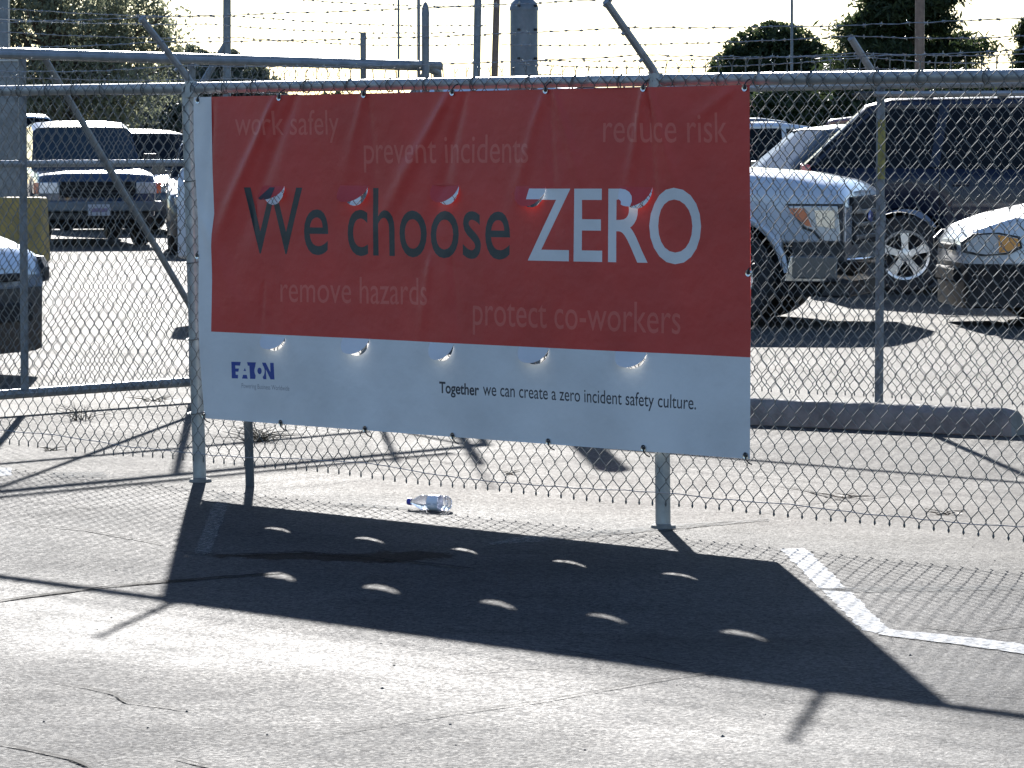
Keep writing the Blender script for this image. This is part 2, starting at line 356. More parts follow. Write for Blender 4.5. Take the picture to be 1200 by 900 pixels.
for i, q in enumerate((.97, .62, .28)):
    yy = -q*ARM*.72; zz = zr+q*ARM*.76+.012
    barbed(fence, [(sL, yy, zz+.01), (0, yy, zz), (sP, yy, zz+.004), (sR, yy, zz)], seed=3+i, sagamp=(.006, .012, .02)[i])

# chain link weave
def chainlink(parent, s0, s1, ztop, zbot, yy, dw=.0685, dh=.081, r=.0019, seed=1, spikes=True, knuckles=True, m='wire', amp=.006, n=4, zbotf=None):
    rr = random.Random(seed); mb = MB(); N = int((s1-s0)/dw*2)
    ph = [rr.uniform(0, 6.28) for _ in range(6)]
    def warp(s, z):
        return (s+.006*math.sin(1.7*s+2.3*z+ph[0])+.003*math.sin(5*s-4*z+ph[1]), yy+amp*math.sin(1.3*s+ph[2])*math.sin(2.6*(z-zbot)+ph[3])*(1 if z < ztop-.1 else .3), z+.005*math.sin(2.1*s+ph[4])+.003*math.sin(6*s+ph[5]))
    rows = int(round((ztop-zbot)/(dh/2)))
    for i in range(N):
        s = s0+i*dw/2; pts = []; par = 1 if i % 2 else -1
        for j in range(rows+1):
            z = zbot+j*dh/2
            side = (1 if j % 2 else -1)*par
            # each node is a short twist so that the wires interlock
            for dz in (-.0045, .0045):
                q = warp(s+side*dw*.25*1.04, z+dz); y_ = q[1]+(.0022 if (dz > 0) == (side > 0) else -.0022); pts.append((q[0], y_, q[2]))
        # neighbouring strands meet: this strand spans half a diamond either side
        mb.tube(pts, r, n, caps=False)
        if knuckles and par > 0:
            b0 = warp(s-dw*.25, zbot)        # closed U at the foot of the node
            mb.tube([(b0[0]-.001, b0[1], b0[2]), (b0[0]-.006, b0[1]+.004, b0[2]-.006), (b0[0], b0[1], b0[2]-.012), (b0[0]+.006, b0[1]-.004, b0[2]-.006), (b0[0]+.001, b0[1], b0[2])], r*1.45, n, caps=False)
        if spikes and par > 0:
            b0 = warp(s+dw*.25*(1 if rows % 2 else -1), zbot+rows*dh/2); q = Vector(b0)
            mb.tube([q, q+Vector((0, 0, .018))], r*1.5, n); hh = rr.uniform(.018, .028)
            for sg in (-1, 1): mb.tube([q+Vector((0, 0, .016)), q+Vector((sg*.005+rr.uniform(-.006, .006), rr.uniform(-.012, .012), .016+hh))], r, 3)
    o = mb.build('chain_link_mesh', M[m], parent, ang=80); return o
zb0 = fp(550, 573)[1]+.02
rows = int(round((zr+.022-zb0)/(.081/2))); 
chainlink(fence, sL, sR, zb0+rows*.0405, zb0, -.028, seed=4, amp=.004)
# bottom tension wire
tw = MB(); P = []; rr = random.Random(5); k = int((sR-sL)/.07); off = 0
for i in range(k+1):
    off = off*.9+rr.uniform(-.0035, .0035); P.append((sL+i*.07, -.036, zb0+.035+off+.008*math.sin(i*.21)))
tw.tube(P, .0017, 5, caps=False); tw.build('tension_wire', M['wire_bright'], fence)
mb = MB()
s = sL+.2
for i in range(30):
    s += rr.uniform(.18, .34)
    if s > sR: break
    pts = [(s+.004*math.sin(a), .027*math.cos(a)-.003, zr+.028*math.sin(a)) for a in [k*math.pi/5 for k in range(11)]]
    mb = MB(); mb.tube(pts, .0028, 5); mb.build('rail_tie', M['wire'], fence)
mb = MB()
for s, zs in ((0, (.3, .62, .95, 1.3)), (sP, (.34,))):
    for z in zs:
        pts = [(s-.034*z/zr*(s == 0)+.033*math.cos(a), .015+.045*math.sin(a)*.9, z+.006*math.sin(a)) for a in [k*math.pi/5 for k in range(11)]]
        mb = MB(); mb.tube(pts, .0025, 5); mb.build('post_tie', M['wire'], fence)

# ------------------------------------------------------------------ the banner
BD = -.047                                 # sheet sits on the camera side of the mesh
def bp(px, py): return fp(px, py, BD)
c00 = bp(238.5, 490); c10 = bp(878.5, 538); c01 = bp(225.5, 114); c11 = bp(878, 99.5)
banner = empty('safety_banner', O, -TH, 'large red and white vinyl banner reading We choose ZERO, tied to the near fence', 'banner')
def bil(u, v):
    s = (c00[0]*(1-u)+c10[0]*u)*(1-v)+(c01[0]*(1-u)+c11[0]*u)*v
    z = (c00[1]*(1-u)+c10[1]*u)*(1-v)+(c01[1]*(1-u)+c11[1]*u)*v
    return s, z
def edge_l(z):                              # left edge as s(z)
    t = (z-c00[1])/(c01[1]-c00[1]); return c00[0]+(c01[0]-c00[0])*t
# crease lines: (pixel a, pixel b, width m, depth m toward camera)
CR = [((325, 112), (252, 285), .035, .022), ((345, 112), (275, 300), .05, -.018), ((529, 106), (440, 270), .04, .020), ((545, 106), (500, 290), .04, -.015),
      ((640, 104), (600, 250), .035, .013), ((642, 104), (655, 300), .03, -.012), ((648, 104), (690, 240), .03, .011), ((755, 101), (732, 240), .028, .015), ((757, 101), (768, 300), .026, -.015), ((760, 101), (800, 250), .03, .011),
      ((427, 108), (400, 220), .035, .010), ((430, 108), (440, 260), .035, -.008), ((505, 300), (490, 400), .03, .008), ((310, 330), (305, 395), .02, -.006),
      ((528, 300), (540, 405), .03, -.007), ((860, 105), (800, 150), .03, .006), ((250, 120), (232, 300), .04, -.012), ((236, 250), (300, 420), .06, .012)]
CR = [(bp(*a), bp(*b), wd, dp) for a, b, wd, dp in CR]
def depth(s, z):
    d = 0
    for a, b, wd, dp in CR:
        ax, az = a; bx, bz = b; dx, dz = bx-ax, bz-az; L2 = dx*dx+dz*dz; t = ((s-ax)*dx+(z-az)*dz)/L2
        tc = min(max(t, -.06), 1.25); px, pz = ax+dx*tc, az+dz*tc; q = math.hypot(s-px, z-pz)
        ww = wd*(.5+.75*max(t, 0)); fade = 1/(1+math.exp((t-.85)*7))*(min(1, max(0, t+.06)*6))
        d += .58*dp*fade*math.exp(-(q/ww)**2)
    H = c01[1]-c00[1]; vv = (z-c00[1])/H
    d += .010*math.sin(3.1*s+1.2)*math.sin(math.pi*min(max(vv, 0), 1))+.004*math.sin(7.3*s+3*z)*(1-vv*.4)+.0025*math.sin(17*s+6*z+1)*vv
    d = max(d, -.012); ed = max(0, .08-(s-edge_l(z))); d -= ed*.08
    return d
holes = []
for row in ([(307, 334, 217.5, 240), (397, 429.5, 217, 241), (506, 538, 216.5, 240), (607, 641.5, 218, 243), (727, 762, 218.5, 244.5)],
            [(307, 334.5, 393.5, 411), (400.5, 430.5, 396, 417), (504, 532.5, 401.5, 423), (609.5, 644, 406.5, 427), (723, 757.5, 411.5, 432)]):
    for x0, x1, yt, yb in row:
        a = bp(x0, yt); b = bp(x1, yt+1); c = bp((x0+x1)/2, yb); zc = (a[1]+b[1])/2
        holes.append(((a[0]+b[0])/2, zc, (b[0]-a[0])/2, zc-c[1]))
curl = [(.50, 1.0), (.42, .8), (.40, .62), (.20, .45), (.30, .62), (.38, .6), (.38, .6), (.3, .5), (.32, .55), (.32, .55)]
def in_hole(s, z):
    for k, (hs, hz, ra, rb) in enumerate(holes):
        if z < hz and ((s-hs)/ra)**2+((z-hz)/rb)**2 < 1: return k
    return -1
def bpos(s, z, k=-1, lift=0.0):
    d = depth(s, z if k < 0 else holes[k][1])
    if k < 0: return (s, BD-d-lift, z)
    hs, hz, ra, rb = holes[k]; t = hz-z; t0, t1 = curl[k]; th = 0; zz = hz; dd = 0; n = 6
    for i in range(n):
        th = t0+(t1-t0)*((i+.5)/n)*(t/rb); zz -= math.cos(th)*t/n; dd += math.sin(th)*t/n
    dd += .10*(hs+ra-s)*(t/rb)
    return (s, BD-d-dd-lift, zz)
# constrained triangulation of sheet, slits and colour border
pts = []; edges = []
def addp(s, z): pts.append(Vector((s, z))); return len(pts)-1
def chain(seq, closed=False):
    ids = [addp(*q) for q in seq]
    for a, b in zip(ids[:-1], ids[1:]): edges.append((a, b))
    if closed: edges.append((ids[-1], ids[0]))
    return ids
NU, NV = 190, 110
border = [bil(i/NU, 0) for i in range(NU)]+[bil(1, j/NV) for j in range(NV)]+[bil(1-i/NU, 1) for i in range(NU)]+[bil(0, 1-j/NV) for j in range(NV)]
# waviness of the free left edge
border = [(s+(.010*math.sin(z*7+.5)*(1 if abs(s-edge_l(z)) < .001 else 0)), z) for s, z in border]
chain(border, True); nb = len(pts)
r0 = bp(248, 113); r1 = bp(251, 250); r2 = bp(249, 388.5); r3 = bp(880, 419)
rl = [r0, bp(249.5, 200), bp(252, 250), bp(250.5, 275), bp(250, 330), r2]
def red_left(z):
    for a, b in zip(rl[:-1], rl[1:]):
        if b[1] <= z <= a[1]: return b[0]+(a[0]-b[0])*(z-b[1])/(a[1]-b[1])
    return rl[0][0]
def red_bot(s): return r2[1]+(r3[1]-r2[1])*(s-r2[0])/(r3[0]-r2[0])
def is_red(s, z): return z > red_bot(s) and s > red_left(z)
sR_ = lambda z: c10[0]+(c11[0]-c10[0])*(z-c10[1])/(c11[1]-c10[1])
# colour border polyline, kept just inside the sheet
top_z = lambda s: c01[1]+(c11[1]-c01[1])*(s-c01[0])/(c11[0]-c01[0])
seq = [(rl[0][0], top_z(rl[0][0])-.0008)]+[q for q in rl[1:]]
for i in range(1, 90):
    s = r2[0]+(sR_(r3[1])-.0008-r2[0])*i/89; seq.append((s, red_bot(s)))
chain(seq)
for hs, hz, ra, rb in holes:
    chain([(hs+ra*math.cos(math.pi+math.pi*i/22), hz+rb*math.sin(math.pi+math.pi*i/22)) for i in range(23)], True)
for i in range(1, NU):
    for j in range(1, NV):
        s, z = bil((i+.5*(j % 2))/(NU+.5), j/NV)
        if all(abs(((s-hs)/ra)**2+((z-hz)/rb)**2-1) > .12 or z > hz+.01 for hs, hz, ra, rb in holes): addp(s, z)
def vinyl(name, col, tr=.12):
    m = bpy.data.materials.new(name); m.use_nodes = True; t = m.node_tree; L = t.links; p = t.nodes['Principled BSDF']
    tc = t.nodes.new('ShaderNodeTexCoord'); n = t.nodes.new('ShaderNodeTexNoise'); n.inputs['Scale'].default_value = 3; n.inputs['Detail'].default_value = 6
    L.new(tc.outputs['Object'], n.inputs['Vector']); r = t.nodes.new('ShaderNodeValToRGB'); e = r.color_ramp.elements
    e[0].position = .3; e[1].position = .75; e[0].color = (*[c*.86 for c in col], 1); e[1].color = (*[min(1, c*1.06) for c in col], 1); L.new(n.outputs[0], r.inputs[0]); L.new(r.outputs[0], p.inputs['Base Color'])
    p.inputs['Roughness'].default_value = .42; p.inputs['Specular IOR Level'].default_value = .45
    # woven scrim showing through the vinyl
    wv = t.nodes.new('ShaderNodeTexNoise'); wv.inputs['Scale'].default_value = 220; L.new(tc.outputs['Object'], wv.inputs['Vector'])
    n3 = t.nodes.new('ShaderNodeTexNoise'); n3.inputs['Scale'].default_value = 9; n3.inputs['Detail'].default_value = 3; L.new(tc.outputs['Object'], n3.inputs['Vector'])
    b = t.nodes.new('ShaderNodeBump'); b.inputs['Strength'].default_value = .12; b.inputs['Distance'].default_value = .002; L.new(wv.outputs[0], b.inputs['Height'])
    b2 = t.nodes.new('ShaderNodeBump'); b2.inputs['Strength'].default_value = .25; b2.inputs['Distance'].default_value = .02; L.new(n3.outputs[0], b2.inputs['Height']); L.new(b.outputs[0], b2.inputs['Normal'])
    L.new(b2.outputs[0], p.inputs['Normal'])
    tl = t.nodes.new('ShaderNodeBsdfTranslucent'); tl.inputs[0].default_value = (*col, 1)
    mx = t.nodes.new('ShaderNodeMixShader'); mx.inputs[0].default_value = tr; L.new(p.outputs[0], mx.inputs[1]); L.new(tl.outputs[0], mx.inputs[2]); L.new(mx.outputs[0], t.nodes['Material Output'].inputs[0])
    return m
M['v_red'] = vinyl('red_vinyl', (.56, .05, .042), .0); M['v_white'] = vinyl('white_vinyl', (.70, .72, .74), .0)
M['v_dark'] = vinyl('charcoal_print', (.035, .05, .055), .0); M['v_pink'] = vinyl('faded_pink_print', (.64, .125, .10), .0)
M['v_blue'] = vinyl('blue_print', (.02, .06, .32), .0); M['v_black'] = vinyl('black_print', (.03, .035, .05), .0); M['v_grey'] = vinyl('grey_print', (.25, .26, .30), .0)
def text_mesh(body, offset=0.0, space=1.0):
    c = bpy.data.curves.new('lettering', 'FONT'); c.body = body; c.resolution_u = 5; c.offset = offset; c.space_character = space; c.fill_mode = 'FRONT'
    o = bpy.data.objects.new('lettering_tmp', c); COL.objects.link(o); bpy.context.view_layer.update()
    me = bpy.data.meshes.new_from_object(o.evaluated_get(bpy.context.evaluated_depsgraph_get())); bpy.data.objects.remove(o)
    bpy.data.curves.remove(c); return me
TRI = {}; GL = []          # print triangles, owner glyph of each, glyph table (name, material)
def add_glyphs(bm, mtl, name, whole=False):
    bm.verts.index_update(); bm.verts.ensure_lookup_table(); isl = []; seen = set()
    for v in bm.verts:
        if v.index in seen: continue
        st = [v]; grp = {v.index}; seen.add(v.index)
        while st:
            q = st.pop()
            for e in q.link_edges:
                u = e.other_vert(q)
                if u.index not in seen: seen.add(u.index); grp.add(u.index); st.append(u)
        xs_ = [bm.verts[i].co.x for i in grp]; isl.append([min(xs_), max(xs_), grp])
    isl.sort(key=lambda q: q[0]); out = []
    for q in isl:
        if out and (whole or min(out[-1][1], q[1])-max(out[-1][0], q[0]) > .5*min(out[-1][1]-out[-1][0], q[1]-q[0])):
            out[-1] = [min(out[-1][0], q[0]), max(out[-1][1], q[1]), out[-1][2] | q[2]]
        else: out.append(q)
    vid = [addp(v.co.x, v.co.y) for v in bm.verts]; who = {}
    for q in out:
        for i in q[2]: who[i] = len(GL)
        GL.append((name, mtl, whole))
    for e in bm.edges:
        if len(e.link_faces) == 1: edges.append((vid[e.verts[0].index], vid[e.verts[1].index]))
    for f in bm.faces:
        if f.calc_area() < 1e-10: continue
        co = [(v.co.x, v.co.y) for v in f.verts]
        for k in range(1, len(co)-1): TRI.setdefault(who[f.verts[0].index], []).append((co[0], co[k], co[k+1]))
    bm.free()
def letters(body, pl, pr, hpx, mtl, ref='l', offset=0.0, space=1.0, slant=0.0, name='letter'):
    """lay text between two baseline pixels; hpx = height in px of the reference letter at the left end"""
    me = text_mesh(body, offset, space); rf = text_mesh(ref, offset); H = max(v.co.y for v in rf.vertices)
    bm = bmesh.new(); bm.from_mesh(me); xs = [v.co.x for v in bm.verts]; x0, x1 = min(xs), max(xs)
    a = bp(*pl); b = bp(*pr); h = bp(pl[0], pl[1]-hpx)[1]-a[1]
    for v in bm.verts:
        t = (v.co.x-x0)/(x1-x0); zz = v.co.y/H*h; v.co = Vector((a[0]+(b[0]-a[0])*t+slant*zz, a[1]+(b[1]-a[1])*t+zz, 0))
    bmesh.ops.remove_doubles(bm, verts=bm.verts, dist=2e-5)
    add_glyphs(bm, mtl, name, name != 'letter')
lt = .0
letters('work safely', (276, 158.5), (396.5, 157.5), 28, M['v_pink'], 'l', lt)
letters('prevent incidents', (425, 191.5), (622, 190.5), 32, M['v_pink'], 'd', lt)
letters('reduce risk', (707, 166.5), (852, 167), 34, M['v_pink'], 'd', lt)
letters('remove hazards', (329, 353.5), (501, 357.5), 30.5, M['v_pink'], 'h', lt)
letters('protect co-workers', (555, 380.5), (795, 391.5), 34, M['v_pink'], 'k', lt)
letters('We choose', (288, 295.5), (599, 303), 76, M['v_dark'], 'W', .004)
letters('ZERO', (620, 304), (820, 308), 83, M['v_white'], 'Z', .010)
letters('Together', (515, 460), (562.5, 463.3), 13, M['v_black'], 'T', .022)
letters('we can create a zero incident safety culture.', (567, 463), (814, 480), 15, M['v_black'], 'l', .003)
letters('Powering Business Worldwide', (283, 454.5), (339, 458), 5.5, M['v_grey'], 'P', .0, name='small_print')
def logo(polys):
    k = 1/6.6667
    for P in polys:
        bm = bmesh.new(); f = bm.faces.new([bm.verts.new((*bp(255+(x+110)*k, 380+(y+292+x*.03)*k), 0)) for x, y in P])
        bmesh.ops.triangulate(bm, faces=bm.faces[:]); add_glyphs(bm, M['v_blue'], 'logo_piece')
circ = lambda cx, cy, rx, ry, a0, a1, n=10: [(cx+rx*math.cos(R(a0+(a1-a0)*i/n)), cy+ry*math.sin(R(a0+(a1-a0)*i/n))) for i in range(n+1)]
E_ = [(0, 0), (72, 0), (66, 29), (30, 29), (31, 52), (58, 52), (53, 77), (32, 77), (33, 101), (50, 101), (50, 130), (3, 130)]
A1 = [(92, 70), (103, 46), (112, 70)]; A2 = [(88, 100), (116, 100), (124, 130), (80, 130)]
T_ = [(120, 0), (190, 0), (184, 28)]+circ(217, 66, 40, 58, 215, 140, 8)+[(182, 130), (142, 130), (138, 28), (126, 28)]
N_ = [(238, 0), (266, 0), (302, 74), (300, 0), (328, 0), (333, 130), (302, 130), (266, 52), (270, 130), (246, 130)]+circ(217, 66, 40, 58, 55, -48, 8)
logo([E_, A1, A2, T_, N_, circ(217, 66, 17, 26, 0, 340, 16)])
vo, eo, fo, ov_, oe_, of_ = delaunay_2d_cdt(pts, edges, [], 0, 1e-6, True)
BB = {g: (min(p[0] for t in T for p in t), max(p[0] for t in T for p in t), min(p[1] for t in T for p in t), max(p[1] for t in T for p in t)) for g, T in TRI.items()}
def glyph_at(x, y):
    for g, (a, b, c, d) in BB.items():
        if a <= x <= b and c <= y <= d:
            for p, q, r in TRI[g]:
                u = (q[0]-p[0])*(y-p[1])-(q[1]-p[1])*(x-p[0]); v = (r[0]-q[0])*(y-q[1])-(r[1]-q[1])*(x-q[0]); w_ = (p[0]-r[0])*(y-r[1])-(p[1]-r[1])*(x-r[0])
                if (u >= 0 and v >= 0 and w_ >= 0) or (u <= 0 and v <= 0 and w_ <= 0): return g
    return -1
sets = {}
def inside(s, z):
    v0 = c00[1]+(c10[1]-c00[1])*(s-c00[0])/(c10[0]-c00[0])
    return z > v0-1e-4 and z < top_z(s)+1e-4 and s < sR_(z)+1e-4 and s > edge_l(z)+.010*math.sin(z*7+.5)-.002
for f in fo:
    cs = sum(vo[i][0] for i in f)/len(f); cz = sum(vo[i][1] for i in f)/len(f)
    if not inside(cs, cz): continue
    k = in_hole(cs, cz)
    own = glyph_at(cs, cz)
    if own >= 0: sets.setdefault(('g', own), []).append((f, 0, k))
    else: sets.setdefault(('s', k), []).append((f, 0 if is_red(cs, cz) else 1, k))
def sheet(name, items, mats):
    used = {}; vs = []; fs = []; mi = []; ns = []
    for f, mtx, k in items:
        g_ = []
        for i in f:
            if (i, k) not in used:
                used[(i, k)] = len(vs); s_, z_ = vo[i][0], vo[i][1]; p = Vector(bpos(s_, z_, k)); vs.append(p); e = .002
                zq = min(z_, holes[k][1]-.0001) if k >= 0 else z_
                a = Vector(bpos(s_+e, zq, k))-Vector(bpos(s_-e, zq, k)); b = Vector(bpos(s_, zq, k))-Vector(bpos(s_, zq-e, k)); n_ = a.cross(b).normalized()
                ns.append(n_ if n_.y < 0 else -n_)
            g_.append(used[(i, k)])
        fs.append(g_); mi.append(mtx)
    me = bpy.data.meshes.new(name); me.from_pydata(vs, [], fs)
    for m in mats: me.materials.append(m)
    me.polygons.foreach_set('material_index', mi); me.polygons.foreach_set('use_smooth', [True]*len(fs))
    flip = sum(1 for p in me.polygons if p.normal.y > 0)
    if flip > len(me.polygons)/2: me.flip_normals()
    me.normals_split_custom_set_from_vertices(ns)
    return link(name, me, banner)
RW = [M['v_red'], M['v_white']]
for key, it in sets.items():
    if key[0] == 's': sheet('vinyl_sheet' if key[1] < 0 else 'wind_flap', it, RW)
    else:
        nm, mt, wh = GL[key[1]]; o = sheet(nm, it, [mt])
        if wh: o['kind'] = 'stuff'
# grommets and ties
def grommet(px, py, hook):
    s, z = bp(px, py); d = BD-depth(s, z)-.002
    m_ = MB(); m_.lathe([(.0065, -.002), (.0065, .002), (.013, .003), (.013, -.003)], 14, 'Y', (s, d, z), closed=True); gr = m_.build('grommet', M['chrome'], banner)
    t_ = MB(); t_.tube([(s, d-.004, z), (s+.002, d-.004, z+hook*.012), (s+.003, d+.012, z+hook*.028), (s+.002, d+.03, z+hook*.034)], .0028, 5)
    t_.tube([(s, d-.004, z-.004), (s, d-.004, z+.004)], .005, 6); t_.build('tie', M['plastic'], gr)
for px, py in ((231, 118), (328, 114.5), (427, 111), (531, 108.5), (640, 106), (755, 103.5), (873, 103)): grommet(px, py, 1)
for px, py in ((239, 486), (329, 495.5), (428.5, 502.5), (531.5, 510.5), (642.5, 517.5), (755.5, 525), (874, 534)): grommet(px, py, -1)
for px, py in ((232, 300), (876, 320)): grommet(px, py, 1)

# ------------------------------------------------------------------ bottle on the pavement
bpz = gp(478, 597); e2 = gp(531, 599.5); dr = (e2-bpz); ang = math.atan2(dr.y, dr.x); LB = .185; rb = .031
bot = empty('plastic_bottle', (bpz.x, bpz.y, .001), ang, 'crushed clear water bottle with blue cap lying on the pavement below the banner', 'bottle')
mb = MB(); prof = [(.011, .018), (.012, .026), (.016, .034), (.026, .052), (rb, .066), (rb, .085), (rb-.003, .09), (rb, .096), (rb, .118), (rb-.003, .122), (rb, .127), (rb, .150), (rb-.003, .155), (rb, .16), (rb, .176), (rb-.006, LB), (.012, LB-.004)]
mb.lathe(prof, 20, 'X'); vv = []
for v in mb.v:
    x, y, z = v; vv.append((x, y*1.02, z*(1-.12*math.sin(max(0, x-.05)*30)**2 if z > 0 else 1)))
mb.v = vv; gm = mat('clear_bottle_plastic', (.93, .94, 1.0), .08, trans=.85, spec=.6); gm.node_tree.nodes['Principled BSDF'].inputs['IOR'].default_value = 1.2
o = mb.build('bottle_body', gm, bot); o.location.z = rb
mb = MB(); mb.lathe([(.0125, 0), (.014, .002), (.014, .015), (.0125, .017)], 16, 'X'); o = mb.build('cap', mat('blue_cap', (.06, .06, .38), .4), bot); o.location.z = rb
mb = MB(); mb.lathe([(rb+.0006, .097), (rb+.0006, .145)], 20, 'X'); mb.f = mb.f[:-2]; mb.m = mb.m[:-2]; o = mb.build('label_sleeve', mat('pale_label', (.80, .80, .86), .4), bot); o.location.z = rb

# ------------------------------------------------------------------ slide gate at the left, square to the near fence
ga = at(265, 71, 21.9); G0 = Vector((ga.x, 21.9, 0)); gs = Vector((1, 1.2, 0)).normalized(); gang = math.atan2(gs.y, gs.x)
gate = empty('slide_gate', G0, gang, 'grey pipe-framed chain-link gate behind the left end of the near fence', 'gate')
def gpl(px, py):                     # pixel -> gate local (s,z)
    n = Vector((-gs.y, gs.x, 0)); r_ = ray(px, py); c = Vector((0, 0, CH)); t = (G0-c).dot(n)/r_.dot(n); p = c+r_*t; return ((p-G0).dot(gs), p.z)
s0 = gpl(-60, 70)[0]; s1 = gpl(515, 77)[0]; ht = 1.935
mb = MB(); mb.tube([(s0, 0, ht), (s1, 0, ht-.02)], .031, 12); mb.build('top_rail', M['gate_galv'], gate)
mb = MB(); mb.tube([(s0, -.2, ht-.015), (s1-.5, -.2, ht-.03)], .021, 10); mb.build('guide_rail', M['gate_galv'], gate)
mb = MB(); zz = gpl(100, 191.5)[1]; mb.tube([(s0, 0, zz), (s1-.8, 0, zz)], .0205, 10); mb.build('middle_rail', M['galv'], gate)
mb = MB(); zz = gpl(100, 456)[1]; mb.tube([(s0, 0, zz), (s1-.8, 0, zz)], .027, 10); mb.build('bottom_rail', M['gate_galv'], gate)
zb = zz
for a, b in (((47, 64), (222, 362)), ): mb = MB(); mb.tube([(gpl(*a)[0], -.02, gpl(*a)[1]), (gpl(*b)[0], -.02, gpl(*b)[1])], .019, 10); mb.build('brace', M['gate_galv'], gate)
mb = MB(); mb.tube([(gpl(330, 370)[0], -.02, .5), (s1-.15, -.02, ht-.05)], .016, 8); mb.build('brace', M['gate_galv'], gate)
for px, z1, r_ in ((27, ht-.02, .022), (225, ht, .024), (426, ht+.17, .018)):
    s = gpl(px, 200)[0]; mb = MB(); mb.tube([(s, 0, zb), (s, 0, z1)], r_, 10); mb.build('upright', M['post_grey'], gate)
mb = MB(); mb.tube([(s1-.10, 0, ht-.03), (s1-.02, 0, ht-.06), (s1-.005, 0, ht-.18)], .028, 10); mb.build('end_elbow', M['gate_galv'], gate)
o = chainlink(gate, s0, s1-.8, ht-.04, zb, -.03, seed=9, spikes=False, knuckles=False, r=.0021, n=3)
for i, (h, y) in enumerate(((.12, -.08), (.24, -.16), (.36, -.24), (.20, .1), (-.12, -.1), (-.2, -.15))):
    barbed(gate, [(s0, y, ht+h), (0, y+.02, ht+h*.97), (s1+.25, y, ht+h*.95)], seed=20+i, sagamp=.02, r=.0017)
# wide square column beyond the yellow barrier at the far left
p = at(12, 200, 50); rp = empty('steel_column', (p.x-.03, 50, 0), 0, 'wide square grey column at the left edge, rising behind the ochre barrier', 'column')
mb = MB(); tz = at(10, 72, 50).z; mb.box((0, 0, tz/2), (.40, .3, tz)); mb.build('column', M['post_grey'], rp, bevel=.01)
mb = MB(); mb.box((-.08, 0, tz+.55), (.22, .2, 1.1)); mb.build('upper_column', M['post_grey'], rp, bevel=.01)
mb = MB(); mb.box((0, 0, tz+.01), (.44, .34, .03)); mb.build('cap_plate', M['galv'], rp, bevel=.005)

# bollard-like steel posts at the gate opening
def round_post(px, Y, h, r, label, name='steel_post', m='post_grey', dome=True):
    X = (px-600)/F*Y*1.0; e = empty(name, (X, Y, 0), 0, label, 'post', 'steel posts at the gate opening')
    mb = MB(); mb.lathe([(r, -.1), (r, h-.06)], 20); mb.build('shaft', M[m], e)
    cb = MB()
    if dome: cb.lathe([(r*1.05, h-.065), (r*1.05, h-.05), (r*.9, h-.02), (r*.55, h+.01), (r*.12, h+.02)], 20)
    else: cb.lathe([(r*1.1, h-.06), (r*1.1, h-.01), (r*.6, h)], 16)
    cb.build('domed_cap', M[m], e)
    bs = MB(); bs.lathe([(r*1.7, 0), (r*1.6, .04), (r*1.05, .06)], 20); bs.build('footing', M['concrete'], e)
    return e
thick = round_post(614, 22.8, 2.30, .082, 'thick dark steel post with domed top rising behind the middle of the banner')
mb = MB()
for z in (1.62, 1.78, 1.95, 2.12, 2.26):
    for a in (R(-40), R(-110)): mb.tube([(.078*math.cos(a), .078*math.sin(a), z), (.10*math.cos(a), .10*math.sin(a), z)], .008, 6)
mb.build('bolts', M['plastic'], thick)
round_post(499, 23.1, 2.275, .023, 'slim steel post with round cap at the right end of the slide gate')
round_post(491, 23.4, 2.9, .010, 'thin steel rod standing just left of the round-capped gate post', dome=False)

# ------------------------------------------------------------------ second fence, parallel, behind
B = at(1031, 300, 20.8); B = Vector((B.x, 20.8, 0)); bf = empty('chain_link_fence', B, -TH, 'second chain-link fence further back on the right, between the concrete block and the parked cars', 'fence', 'chain-link fences')
def bpl(px, py):
    r_ = ray(px, py); c = Vector((0, 0, CH)); t = (B-c).dot(nd)/r_.dot(nd); p = c+r_*t; return ((p-B).dot(fd), p.z)
q0 = bpl(622, 200)[0]; q1 = bpl(1290, 200)[0]; hb = 1.767
mb = MB(); mb.tube([(q0, 0, hb-.02), (0, 0, hb), (q1, 0, hb)], .022, 10); mb.build('top_rail', M['galv'], bf)
mb = MB(); mb.tube([(0, -.05, hb-.048), (q1, -.05, hb-.055)], .014, 8); mb.build('lower_rail', M['galv'], bf)
for s in (0, q0+.05): mb = MB(); mb.tube([(s, 0, -.1), (s, 0, hb)], .024, 10); pp = mb.build('post', M['post_grey'], bf)
mb = MB(); mb.tube([(0.012, -.006, 1.26), (0.012, -.006, 1.58)], .0215, 10); mb.build('yellow_marking', M['yellow_tape'], bf)
mb = MB(); mb.tube([(0, 0, hb), (0, -.25, hb+.25)], .020, 8); mb.build('barb_arm', M['galv_arm'], bf)
chainlink(bf, q0, q1, hb, .09, -.028, seed=12, spikes=False, r=.0021, n=3)
for i, (y, z) in enumerate(((-.24, .26), (-.16, .17), (-.08, .09), (-.1, .15), (-.03, .05))):
    barbed(bf, [(q0, y, hb+z), (0, y, hb+z), (q1, y+.03, hb+z-.01)], seed=40+i, sagamp=.02+.02*(i == 3), r=.0019)

